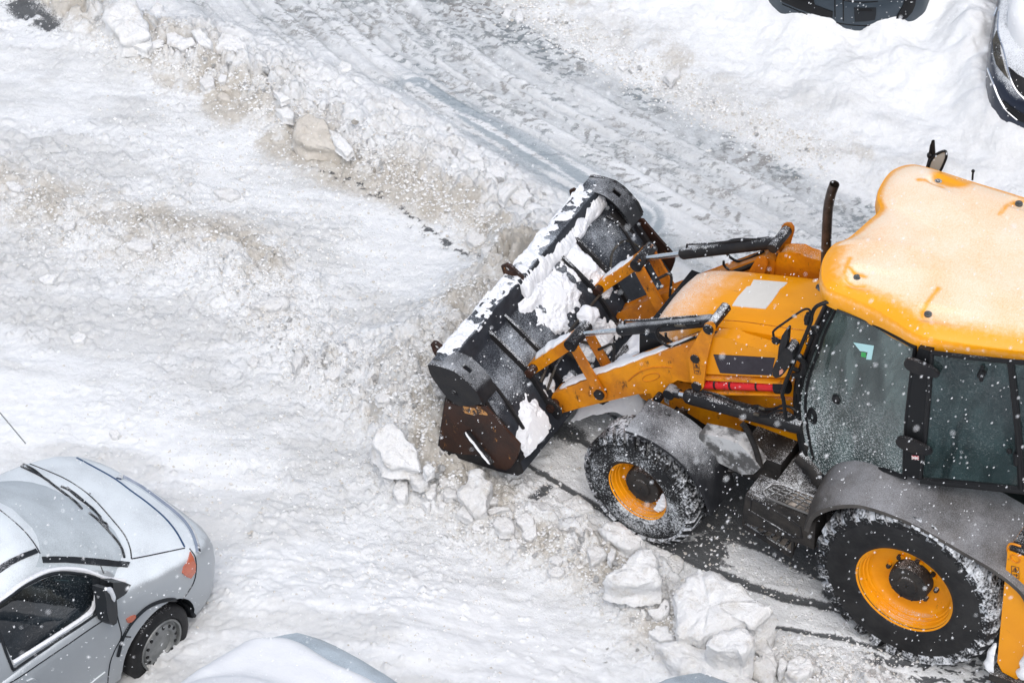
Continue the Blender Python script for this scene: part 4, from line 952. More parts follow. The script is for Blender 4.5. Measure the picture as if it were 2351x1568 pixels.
dpts = [dp(*p) for p in door_out]
door = obj('cab_door', add_tube(B(), dpts+[dpts[0]], .020, 8), 'black_clean', BL)
def pane(name, pts, n, mats, parent, off=.0, th=.006):
    bm = add_prism(B(), [p+n*off for p in pts], -n*th)
    bmesh.ops.triangulate(bm, faces=[f for f in bm.faces if len(f.verts) > 4]); return obj(name, bm, mats, parent, sharp=None)
pane('door_glass', dpts, DN, 'cab_glass', door)
# printed dark border inside the glass
cen = sum(dpts, Vector())/len(dpts)
bm = B(); inn = [p+(cen-p).normalized()*.062 for p in dpts]; n = len(dpts)
for k in range(n):
    a, b, c, d = dpts[k], dpts[(k+1) % n], inn[(k+1) % n], inn[k]
    bm.faces.new([bm.verts.new(v-DN*.010) for v in (a, b, c, d)])
obj('glass_border', bm, mat('glass_border_print', (.05, .052, .056), .5, dust=0), door, sharp=None)
# front pillar with its moulding
fpil = [z4(800, 60), z4(735, 200), z4(672, 340), z4(625, 480), z4(565, 640), z4(535, 760), z4(525, 900), z4(540, 1060), z4(562, 1200), z4(590, 1330)]
bm = B(); add_tube(bm, [dp(*p)+Vector((.01, -.03, 0)) for p in fpil], .030, 10, 2); add_tube(bm, [dp(x+22, y)+DN*.004 for x, y in fpil], .011, 8, 2); obj('front_pillar', bm, 'black_clean', BL)
# centre pillar
mp = [z4(1505, 430), z4(1600, 465), z4(1590, 700), z4(1570, 1000), z4(1545, 1250), z4(1530, 1500), z4(1385, 1455), z4(1400, 1200), z4(1430, 900), z4(1465, 600)]
bm = add_prism(B(), [bpp(px, py, DB+Vector((0, .01, 0)), (DN+RN).normalized()) for px, py in mp], -(DN+RN).normalized()*.06); obj('centre_pillar', bm, 'black_clean', BL, bevel=.008)
bm = B()
for a, b in (((1395, 540), (1680, 640)), ((1330, 1165), (1620, 1260))):
    p, q2 = bpp(*z4(*a), DB+Vector((0, .03, 0)), RN), bpp(*z4(*b), DB+Vector((0, .04, 0)), RN); mid = (p+q2)/2
    wv = Vector((0, 0, 1)); dd = (q2-p)
    out = []
    for i in range(16):
        t = i*math.pi/8; cx_, cz_ = math.cos(t), math.sin(t); sx = math.copysign(abs(cx_)**.7, cx_); out.append(p+dd*(.5+.5*sx)+wv*.055*cz_*(1-.25*sx))
    add_prism(bm, out, RN*.03)
obj('door_hinge', bm, 'black', BL, bevel=.006)
# small flag sticker by the lower hinge
fl0 = [bpp(*z4(x, y), DB+Vector((0, .074, 0)), RN) for x, y in ((1450, 1298), (1508, 1302), (1508, 1332), (1452, 1325))]
bm = add_prism(B(), fl0, RN*.003); fs = obj('flag_sticker', bm, mat('sticker_red', (.45, .03, .04), .5), BL)
bm = B(); c0, c1, c2_, c3 = [p+RN*.0045 for p in fl0]; add_beam(bm, (c0+c3)/2, (c1+c2_)/2, .006, .002, RN); add_beam(bm, (c0+c1)/2, (c2_+c3)/2, .006, .002, RN); add_beam(bm, c0, c2_, .004, .0015, RN); add_beam(bm, c1, c3, .004, .0015, RN); obj('sticker_cross', bm, 'white', fs)
# rear side window and frames, roof rail
rw = [z4(1610, 475), z4(1900, 510), z4(2240, 545), z4(2600, 575), z4(2950, 600), z4(2980, 1200), z4(2900, 1640), z4(2330, 1560), z4(1900, 1515), z4(1520, 1480), z4(1560, 1150), z4(1590, 800)]
rpts = [rp(*p) for p in rw]
rwin = obj('side_window', add_tube(B(), rpts+[rpts[0]], .018, 8), 'black_clean', BL)
pane('window_glass', rpts, RN, 'cab_glass2', rwin)
bm = B(); add_tube(bm, [rp(*z4(x, y))+RN*.004 for x, y in ((1525, 1492), (1900, 1530), (2330, 1575), (2900, 1655))], .026, 8); add_tube(bm, [rp(*z4(x, y)) for x, y in ((2240, 545), (2270, 800), (2300, 1100), (2330, 1560))], .024, 8)
add_tube(bm, [rp(*z4(x, y))+RN*.006 for x, y in ((2262, 545), (2292, 800), (2322, 1100), (2352, 1560))], .010, 8)
obj('window_frame', bm, 'black_clean', rwin)
# latch knobs on the glass
bm = B(); c = dp(*z4(850, 845)); add_tube(bm, [c-DN*.002, c+DN*.012, c+DN*.022], [.040, .040, .030], 6)
obj('door_latch', bm, 'black_clean', door)
bm = B(); c = dp(*z4(655, 985))
for r_, d_ in ((.072, .006), (.058, .012), (.036, .018)):
    add_tube(bm, [c+DN*.0+Vector((r_*.62*math.cos(t)*-DN.y, r_*.62*math.cos(t)*DN.x, r_*math.sin(t))) for t in [i*math.pi/12 for i in range(25)]], d_*.45+.003, 8)
obj('door_lock', bm, 'black_clean', door)
bm = B()
for x0, y0, x1, y1, r_ in ((2020, 575, 2010, 690, .014), (2030, 610, 2005, 655, .026), (2290, 1270, 2290, 1360, .02), (2235, 1240, 2240, 1262, .018)): add_tube(bm, [rp(*z4(x0, y0))+RN*.012, rp(*z4((x0+x1)/2, (y0+y1)/2))+RN*.016, rp(*z4(x1, y1))+RN*.012], r_, 10)
obj('window_catch', bm, 'black_clean', rwin)
# things inside, seen through the glass
bm = B(); add_box(bm, (-.55, -.25, 1.35), (-.05, .25, 1.50)); add_box(bm, (-.62, -.24, 1.5), (-.50, .24, 2.15)); add_box(bm, (-.5, -.30, 1.5), (-.1, -.24, 1.68)); obj('driver_seat', bm, 'seat', BL, bevel=.04)
bm = B(); add_box(bm, (-.95, -.72, 1.02), (.72, .72, 1.08)); add_box(bm, (.72, -.46, 1.02), (1.0, .46, 1.06)); add_box(bm, (-.95, -.70, 2.585), (.85, .70, 2.60)); add_box(bm, (.62, -.30, 1.05), (.85, .30, 1.62)); add_box(bm, (-.98, -.72, 1.05), (-.93, .72, 1.55)); obj('cab_floor', bm, 'interior', BL, bevel=.01)
c = Vector((.42, 0, 1.88)); u_ = Vector((0, 1, 0)); v_ = Vector((.75, 0, .66)).normalized(); bm = B()
add_tube(bm, [c+.19*(u_*math.cos(t)+v_*math.sin(t)) for t in [i*math.pi/14 for i in range(29)]], .016, 8)
for t in (.5, 2.6, 4.7): add_cyl(bm, c, c+.19*(u_*math.cos(t)+v_*math.sin(t)), .012, 8)
add_cyl(bm, c, (.70, 0, 1.5), .03, 12); obj('steering_wheel', bm, 'black_clean', BL)
bm = add_prism(B(), [dp(*z4(x, y))+DN*.002 for x, y in ((985, 392), (1150, 418), (1130, 530), (1088, 528), (1100, 470), (1040, 460))], DN*.002); nt_ = obj('paper_note', bm, 'cyan', door, sharp=None)
bm = add_prism(B(), [dp(*z4(x, y))+DN*.002 for x, y in ((1050, 470), (1085, 478), (1082, 515), (1045, 505))], -DN*.002); obj('green_note', bm, 'green', nt_, sharp=None)
bm = add_prism(B(), [dp(*z4(x, y))-DN*.035 for x, y in ((862, 150), (905, 170), (1100, 270), (1330, 400), (1420, 470), (1400, 520), (1320, 560), (1290, 600), (1180, 560), (1060, 470), (985, 390), (930, 290))], -DN*.004); obj('cab_shade_panel', bm, 'black_clean', door, sharp=None)  # dark sheet inside the glass, stands in for the shade within the cab
bm = add_prism(B(), [dp(*z4(x, y))-DN*.032 for x, y in ((960, 240), (1010, 250), (1300, 400), (1310, 425), (1240, 420), (1010, 310))], -DN*.002); obj('blind_edge', bm, 'seat', door, sharp=None)
bm = B(); add_box(bm, (-.62, .30, 2.0), (-.28, .62, 2.52)); obj('hanging_jacket', bm, 'blue', BL, bevel=.08)
# rear and right walls of the cab, front screen
bm = B()
for a, b in (((-.96, .70), (-.96, -.70)), ):
    add_beam(bm, (a[0], a[1], 2.6), (a[0], a[1], 1.1), .06, .06); add_beam(bm, (b[0], b[1], 2.6), (b[0], b[1], 1.1), .06, .06)
for x, y in ((.13, -.88), (.93, -.56)): add_beam(bm, (x, y, 2.6), (x, y-.04, 1.1), .07, .06, (1, 0, 0))
add_beam(bm, (.97, .55, 2.58), (.97, -.55, 2.58), .06, .05); add_beam(bm, (.99, .58, 1.30), (.99, -.58, 1.30), .06, .10); add_beam(bm, (.13, -.90, 1.2), (.95, -.60, 1.2), .06, .4); add_beam(bm, (-.95, -.74, 1.35), (.13, -.90, 1.35), .06, .4)
obj('cab_frame', bm, 'black_clean', BL, bevel=.008)
bm = B(); 
for q4 in ([(.98, .55, 2.56), (.98, -.55, 2.56), (1.0, -.58, 1.32), (1.0, .58, 1.32)], [(-.96, .68, 2.56), (-.96, -.68, 2.56), (-.96, -.7, 1.5), (-.96, .7, 1.5)], [(.93, -.56, 2.56), (.14, -.86, 2.56), (.14, -.90, 1.4), (.95, -.60, 1.4)], [(.12, -.86, 2.56), (-.95, -.70, 2.56), (-.95, -.74, 1.55), (.12, -.9, 1.55)]):
    bm.faces.new([bm.verts.new(v) for v in q4])
obj('windscreen', bm, 'cab_glass2', BL, sharp=None)
# skirt below the door
sk = [z4(600, 1290), z4(640, 1390), z4(870, 1545), z4(870, 1620), z4(640, 1560), z4(560, 1480), z4(545, 1300)]
bm = add_prism(B(), [dp(*p)-DN*.02 for p in sk], -DN*.10); obj('cab_skirt', bm, 'black', BL, bevel=.01)
bm = B(); add_tube(bm, [(1.10, .62, 1.02), (.95, .66, .96), (.80, .74, .90), (.72, .80, .86)], .075, 14, 3); add_cyl(bm, (1.06, .60, 1.02), (1.05, .60, 1.16), .05, 14); obj('air_tube', bm, 'grime', BL)
# --- roof
RO = [(1900, 676), (1950, 697), (2005, 722), (2060, 756), (2112, 786), (2200, 803), (2351, 822), (2500, 832), (2620, 834)]
rz = 2.69
oo = [bp(px, py, 'z', rz) for px, py in RO]
ff = [bp(px, py, 'z', rz+.02) for px, py in ((2580, 540), (2460, 497), (2351, 460), (2230, 423), (2130, 391), (2085, 385), (2045, 400), (2020, 432), (2012, 462), (2018, 488), (1985, 520), (1945, 554), (1915, 566), (1895, 588), (1885, 615), (1885, 648))]
ring0 = oo+ff
P = ring0; P = [Vector((p.x, p.y, 0)) for p in P]
Pc = []
n = len(P)
for i in range(n):
    for j in range(12):
        t = j/12; a, b, c, d = P[i-1], P[i], P[(i+1) % n], P[(i+2) % n]
        Pc.append(.5*((2*b)+(c-a)*t+(2*a-5*b+4*c-d)*t*t+(3*b-a-3*c+d)*t**3))
for _ in range(2):
    Pc = [(Pc[i-1]+Pc[i]*2+Pc[(i+1) % len(Pc)])/4 for i in range(len(Pc))]
n = len(Pc)
NRM = []
for i in range(n):
    d = (Pc[(i+1) % n]-Pc[i-1]).normalized(); q2 = Vector((-d.y, d.x, 0)); NRM.append(q2)
ctr = Vector((.05, 0, 0))
if NRM[0].dot(ctr-Pc[0]) < 0: NRM = [-q2 for q2 in NRM]
# bosses with bolts and the grooves next to them
BOLT = [z3(1662, 388), z3(2310, 562), z3(1015, 1153), z3(1582, 1447)]
bl = [bp(*p, 'z', 2.80) for p in BOLT]
def roof_h(x, y, e):
    """height of the roof skin; e = distance from the outline"""
    z = 2.735+.085*(1-math.exp(-e/.10))+.03*min(1, e/.5)
    for (bx, by), (dx, dy), L, wd in ROOFG:
        u = (x-bx)*dx+(y-by)*dy; v = -(x-bx)*dy+(y-by)*dx
        a = 1/(1+math.exp(-(u+.055)/.010)); b = 1/(1+math.exp((abs(v)-wd)/.009)); f = max(0, 1-max(0, u)/L)
        if u < L: z -= .032*a*b*f
    return z
ROOFG = [((bl[0].x, bl[0].y), (-.99, .15), .22, .065), ((bl[1].x, bl[1].y), (-.98, -.1), .30, .06), ((bl[2].x, bl[2].y), (-.99, -.10), .28, .085), ((bl[3].x, bl[3].y), (-.97, -.22), .34, .055)]
bm = B(); cover = []
KR = 60
rings = []
def rv(p, z, c): cover.append(c); return bm.verts.new((p.x, p.y, z))
rings.append([rv(p+NRM[i]*.03, 2.585, 0) for i, p in enumerate(Pc)])
rings.append([rv(p+NRM[i]*.005, 2.58, 0) for i, p in enumerate(Pc)])
rings.append([rv(p, 2.60, 0) for i, p in enumerate(Pc)])
rings.append([rv(p-NRM[i]*.008, 2.66, .05) for i, p in enumerate(Pc)])
rings.append([rv(p-NRM[i]*.004, 2.71, .30) for i, p in enumerate(Pc)])
spot = bp(*z3(1770, 360), 'z', 2.8)
YL = [[(955, 1015), (925, 1075), (905, 1130), (930, 1170), (1000, 1205), (1070, 1215)], [(940, 1080), (1000, 1120), (1075, 1150)], [(1660, 1275), (1590, 1360), (1530, 1430), (1540, 1462)], [(1500, 395), (1560, 400), (1640, 430), (1700, 445)], [(1690, 362), (1775, 398), (1760, 425)], [(2350, 515), (2280, 530), (2200, 615), (2150, 680)]]
YL = [[bp(*z3(*p), 'z', 2.80) for p in L_] for L_ in YL]
def cov(x, y, e, near):
    c = sst(np.array(e), .0, .09 if not near else .24).item()
    d = math.hypot((x-spot.x)/.14, (y-spot.y)/.10); c = min(c, max(0., (d-.75)*1.6))
    for L_ in YL:
        for a_, b_ in zip(L_, L_[1:]):
            ax_, ay_, bx_, by_ = a_.x, a_.y, b_.x, b_.y; l2 = (bx_-ax_)**2+(by_-ay_)**2; t_ = max(0, min(1, ((x-ax_)*(bx_-ax_)+(y-ay_)*(by_-ay_))/l2))
            c = min(c, math.hypot(x-ax_-t_*(bx_-ax_), y-ay_-t_*(by_-ay_))/.020*.5+.12)
    return c
cx0 = Vector((.12, 0, 0))
for k in range(KR):
    r_ = []
    for i, p in enumerate(Pc):
        L = (cx0-p).length; f = (k/(KR-1))**1.25
        if k == 0: q2 = p+NRM[i]*.006; e_ = .006
        else: q2 = (p+NRM[i]*.006).lerp(cx0, f*.985)
        e_ = max(.006, f*L*.9)
        r_.append(rv(q2, roof_h(q2.x, q2.y, e_), cov(q2.x, q2.y, e_, p.y > .3)))
    rings.append(r_)
for a, b in zip(rings, rings[1:]):
    for i in range(n): bm.faces.new((a[i], a[(i+1) % n], b[(i+1) % n], b[i]))
bm.faces.new(rings[-1]); bm.faces.new(rings[0][::-1])
bmesh.ops.recalc_face_normals(bm, faces=bm.faces)
mr = bpy.data.meshes.new('cab_roof'); bm.to_mesh(mr); bm.free()
at = mr.attributes.new('cover', 'FLOAT', 'POINT'); at.data.foreach_set('value', np.array(cover, np.float32))
roof = link('cab_roof', mr, 'roof', BL, 60)
for p in BOLT:
    q2 = bp(*p, 'z', 2.80); zq = roof_h(q2.x, q2.y, .2); q2 = bp(*p, 'z', zq)
    bm = B(); add_cyl(bm, q2+Vector((0, 0, -.01)), q2+Vector((0, 0, .004)), .027, 20); add_cyl(bm, q2, q2+Vector((0, 0, .014)), .016, 6)
    obj('roof_bolt', bm, mat('bolt_grey', (.10, .11, .11), .5, .4, dust=.15) if p is BOLT[0] else bpy.data.materials['bolt_grey'], roof, bevel=.002)
bm = B(); q2 = bp(*z4(952, 82), 'y', .60); add_cyl(bm, q2+Vector((0, .02, 0)), q2-Vector((0, .05, 0)), .012, 10); obj('roof_plug', bm, 'black_clean', roof)
# --- grab rail, mirrors
GR = [z4(825, 80), z4(800, 65), z4(740, 80), z4(680, 112), z4(650, 170), z4(640, 235), z4(560, 430), z4(470, 640), z4(415, 790), z4(425, 860), z4(440, 985), z4(462, 1010), z4(550, 975)]
gy_ = lambda i: [.60, .66, .70, .73, .74, .745, .75, .76, .77, .77, .77, .76, .66][i]
bm = B(); add_tube(bm, [bp(*p, 'y', gy_(i)) for i, p in enumerate(GR)], .0145, 10, 3); obj('grab_rail', bm, 'black_clean', BL)
bm = B(); add_tube(bm, [bp(*z4(x, y), 'y', .77) for x, y in ((632, 180), (636, 140), (610, 125), (560, 145), (450, 222), (350, 295), (342, 330), (350, 380))], .0085, 8, 3)
add_tube(bm, [bp(*z4(x, y), 'y', .755) for x, y in ((605, 245), (612, 200), (622, 160))], [.016, .022, .016], 10, 3)
add_tube(bm, [bp(*z4(x, y), 'y', .78) for x, y in ((335, 350), (360, 372), (395, 385))], .016, 8, 2)
icoblob(bm, bp(*z4(362, 385), 'y', .78), .026, .15, 2, 3)
obj('mirror_arm', bm, 'black_clean', BL)
def mirror_head(Dout, y, th, mats, nm, gl=True):
    bm = add_prism(B(), [bp(*z4(x, y2), 'y', y) for x, y2 in Dout], (0, -th, 0)); return obj(nm, bm, mats, BL, bevel=.012)
mirror_head([(445, 288), (458, 292), (452, 380), (440, 440), (405, 560), (395, 600), (372, 600), (375, 520), (385, 430), (410, 340)], .79, .05, 'black', 'mirror')
mirror_head([(430, 445), (460, 440), (490, 470), (498, 520), (470, 570), (430, 640), (400, 670), (360, 680), (335, 660), (335, 610), (355, 560), (390, 500)], .82, .11, 'black', 'mirror')
bm = add_prism(B(), [bp(*z4(x, y), 'y', .826) for x, y in ((388, 622), (408, 608), (420, 625), (415, 640), (390, 655))], (0, -.01, 0)); obj('reflector', bm, mat('dull_orange_lens', (.55, .25, .18), .4), BL)
bm = B(); add_tube(bm, [bp(*z4(x, y), 'y', .62) for x, y in ((640, 330), (670, 285), (690, 290), (680, 320))], [.018, .03, .024, .02], 8, 2)
add_tube(bm, [bp(*z4(x, y), 'y', .63) for x, y in ((665, 335), (620, 350), (603, 390), (612, 415), (640, 385), (665, 340))], .004, 6, 3); obj('lamp_bracket', bm, 'black_clean', BL)
bm = B(); add_tube(bm, [bp(*z4(x, y), 'y', .62) for x, y in ((540, 510), (590, 560), (585, 620), (560, 650), (500, 660))], .022, 8, 3); add_tube(bm, [bp(*z4(x, y), 'y', .60) for x, y in ((500, 600), (560, 640), (540, 720), (545, 800))], .018, 8, 3)
add_tube(bm, [bp(*z4(x, y), 'y', .58) for x, y in ((520, 480), (570, 520), (590, 600))], .02, 8, 3); obj('cable_bundle', bm, 'black_clean', BL)
# far mirror
bm = B(); Yf = -.98
add_tube(bm, [bp(*z3(x, y), 'y', Yf) for x, y in ((1640, 290), (1628, 180), (1622, 62), (1610, 100), (1596, 180))], .013, 8)
add_tube(bm, [bp(*z3(x, y), 'y', Yf) for x, y in ((1575, 270), (1590, 215), (1600, 160))], .010, 8); icoblob(bm, bp(*z3(1600, 178), 'y', Yf), .026, .1, 2, 1)
far_m = obj('mirror_arm', bm, 'black_clean', BL)
mp_ = [bp(*z3(x, y), 'y', Yf+.02) for x, y in ((1580, 290), (1600, 225), (1636, 180), (1670, 158), (1705, 145), (1726, 152), (1728, 190), (1712, 235), (1690, 285), (1680, 300))]
bm = add_prism(B(), mp_, (.004, -.02, 0)); fm = obj('mirror', bm, 'mirror', BL, sharp=None)
obj('mirror_rim', add_tube(B(), mp_, .010, 8, 3), 'black_clean', fm)
bm = B(); q2 = bp(*z3(1940, 330), 'z', 2.74); add_cyl(bm, q2+Vector((0, 0, -.05)), q2+Vector((0, 0, .02)), .008, 8); icoblob(bm, q2+Vector((0, 0, .03)), .014, .1, 2); obj('aerial_base', bm, 'black_clean', BL)
# --- steps
bm = B(); add_box(bm, (.74, .86, .66), (1.30, 1.10, .93)); sb = obj('step_box', bm, 'grime', BL, bevel=.03)
bm = B(); add_tube(bm, [bp(*z5(x, y), 'y', 1.10) for x, y in ((165, 95), (160, 190), (500, 395), (570, 400), (560, 320), (500, 270), (200, 100), (165, 95))], .008, 8); obj('box_lip', bm, 'black', sb)
gq = [bp(*z5(x, y), 'z', .945) for x, y in ((258, 30), (330, -25), (420, -20), (745, 108), (655, 225), (290, 82))]
bm = B(); add_tube(bm, gq+[gq[0]], .010, 8)
A_, B__, C_, D_ = gq[0], gq[2], gq[3], gq[4]
for k in range(1, 6):
    u = k/6; add_beam(bm, A_.lerp(D_, u), B__.lerp(C_, u), .009, .02)
for k in range(1, 4):
    u = k/4; add_beam(bm, A_.lerp(B__, u), D_.lerp(C_, u), .009, .02)
obj('step_tread', bm, mat('galvanised_tread', (.16, .155, .15), .5, .4, dust=.35), sb)
bm = add_prism(B(), [p-Vector((0, 0, .008)) for p in (A_.lerp(D_, .45), B__.lerp(C_, .35), C_, D_)], (0, 0, .006)); obj('trampled_snow', bm, mat('brown_slush', (.40, .35, .30), .8, base2=(.10, .09, .08), vscale=22, bump=.5), sb)
bm = B(); lq = [bp(*z5(x, y), 'z', .50) for x, y in ((105, 300), (200, 285), (540, 440), (490, 540))]
add_tube(bm, lq+[lq[0]], .012, 8)
for k in range(1, 6): add_beam(bm, lq[0].lerp(lq[3], k/6), lq[1].lerp(lq[2], k/6), .02, .02)
add_beam(bm, lq[0], lq[3], .02, .05)
for p in (lq[0], lq[3]): add_beam(bm, p, p+Vector((0, -.04, .28)), .03, .02, (1, 0, 0))
obj('lower_step', bm, 'grime', BL)
bm = add_prism(B(), [p-Vector((0, 0, .012)) for p in lq], (0, 0, .012)); obj('trampled_snow', bm, bpy.data.materials['brown_slush'], BL)
# --- stabiliser leg
bm = B(); x0, x1 = -.965, -.725
add_prism(bm, [(x1, 1.13, 1.42), (x1-.006, 1.13, .30), (x1-.05, 1.13, .22), (x0+.08, 1.13, .20), (x0, 1.13, .30), (x0, 1.13, 1.42)], (0, -.26, 0)); leg = obj('stabiliser_leg', bm, 'paint_clean', BL, bevel=.02)
bm = B(); add_box(bm, (x0+.01, .88, 1.42), (x1-.01, 1.12, 1.445)); obj('leg_cap', bm, 'black', leg, bevel=.008)
bm = B(); add_tube(bm, [(x1+.004, 1.10, 1.36), (x1+.006, 1.12, 1.44), (x1-.02, 1.13, 1.50), (x1-.09, 1.12, 1.50)], .008, 8, 3); obj('lifting_eye', bm, 'paint', leg)
bm = B(); add_box(bm, (x0-.03, .85, .13), (x1+.03, 1.17, .20)); obj('leg_foot', bm, 'grime', leg, bevel=.02)
snow_strip('snow_clump', [Vector((x1+.03, 1.12, .17)), Vector((x1+.035, 1.13, .34)), Vector((x1+.02, 1.13, .48))], [.04, .035, .015], [.05, .05, .02], leg, 12, nrm=(.8, .6, 0))
snow_strip('snow_clump', [Vector((x0+.02, 1.14, .25)), Vector((x0+.0, 1.14, .45)), Vector((x0-.02, 1.14, .75))], [.06, .05, .03], [.05, .05, .02], leg, 13, nrm=(0, 1, 0))
bm = B(); yl = 1.133
cc = bp(*z5(2280, 570), 'y', yl); add_tube(bm, [cc+Vector((.035*math.cos(t), 0, .035*math.sin(t))) for t in [i*math.pi/10 for i in range(21)]], .006, 8); obj('leg_boss', bm, 'paint', leg)
# warning sticker: frame, triangle with figure, arrow and person
def sticker(pmap, th=.0035):
    bm = B()
    fr = [pmap(0, 0), pmap(1, 0), pmap(1, 1), pmap(0, 1)]; add_tube(bm, fr+[fr[0]], th*.6, 4)
    tr = [pmap(.5, .10), pmap(.88, .46), pmap(.12, .46)]; add_tube(bm, tr+[tr[0]], th*.8, 4)
    add_tube(bm, [pmap(.50, .22), pmap(.46, .34), pmap(.60, .42)], th*.9, 4); add_tube(bm, [pmap(.40, .36), pmap(.56, .30)], th*.8, 4)
    add_tube(bm, [pmap(.15, .75), pmap(.50, .72)], th*.6, 4); add_tube(bm, [pmap(.42, .66), pmap(.52, .72), pmap(.43, .79)], th*.6, 4)
    add_tube(bm, [pmap(.70, .62), pmap(.70, .88)], th*1.1, 4); add_tube(bm, [pmap(.60, .72), pmap(.82, .70)], th*.8, 4)
    return bm
sp = lambda u, v: bp(*z5(2250+58*u+2*v, 628+90*v+14*u), 'y', yl)
obj('warning_sticker', sticker(sp), 'decal', leg)
obj('warning_sticker', sticker(lambda u, v: bp(*z6(1170+64*u+18*v, 760+122*v+12*u), 'y', yo+.058), .0028), 'decal', BL)
bm = add_prism(B(), [bp(*z6(x, y), 'y', .478) for x, y in ((848, 1150), (905, 1160), (905, 1228), (860, 1200))], (0, -.004, 0)); st_ = obj('warning_sticker', bm, 'white', BL)
obj('sticker_print', sticker(lambda u, v: bp(*z6(855+42*u+8*v, 1158+46*v+12*u), 'y', .481), .0016), 'decal', st_)
bm = B(); add_box(bm, (-1.35, -1.1, .45), (-1.0, 1.1, 1.0)); obj('rear_frame', bm, 'black', BL, bevel=.02)
# the backhoe boom folded behind the cab
bm = B(); add_beam(bm, (-1.2, -.25, 1.0), (-1.75, -.25, 2.6), .28, .32, (0, 1, 0)); add_beam(bm, (-1.75, -.25, 2.6), (-2.1, -.25, 1.1), .2, .26, (0, 1, 0)); obj('backhoe_boom', bm, 'paint', BL, bevel=.02)

def split_loose(o):
    """give every separate piece of a part its own object"""
    bm = bmesh.new(); bm.from_mesh(o.data); seen = set(); isl = []
    for v in bm.verts:
        if v in seen: continue
        st = [v]; seen.add(v); g = []
        while st:
            q_ = st.pop(); g.append(q_)
            for e_ in q_.link_edges:
                w_ = e_.other_vert(q_)
                if w_ not in seen: seen.add(w_); st.append(w_)
        isl.append({x.index for x in g})
    if len(isl) > 1:
        for k_, g in enumerate(isl):
            b2 = bm.copy(); b2.verts.ensure_lookup_table(); bmesh.ops.delete(b2, geom=[v for v in b2.verts if v.index not in g], context='VERTS')
            me_ = bpy.data.meshes.new(o.data.name); b2.to_mesh(me_); b2.free()
            for mm in o.data.materials: me_.materials.append(mm)
            if k_ == 0: keep = me_
            else:
                c = bpy.data.objects.new(o.name.split('.')[0], me_); COL.objects.link(c); c.parent = o.parent; c.matrix_local = o.matrix_local.copy()
        o.data = keep
    bm.free()
SPL = {'fuel_tank', 'cab_floor', 'side_plate', 'door_hinge', 'edge_bar', 'pivot_pin', 'link_pin', 'bell_crank', 'drop_link', 'window_catch', 'hose_fitting', 'bucket_pin', 'strut_strap', 'snow_lump', 'pipe_union', 'oil_hose', 'hose', 'hydraulic_pipe', 'cab_frame', 'chassis', 'windscreen', 'cable_bundle', 'mirror_arm', 'backhoe_boom', 'mudguard_bracket'}
for o in list(BL.children_recursive):
    if o.type == 'MESH' and o.name.split('.')[0] in SPL: split_loose(o)
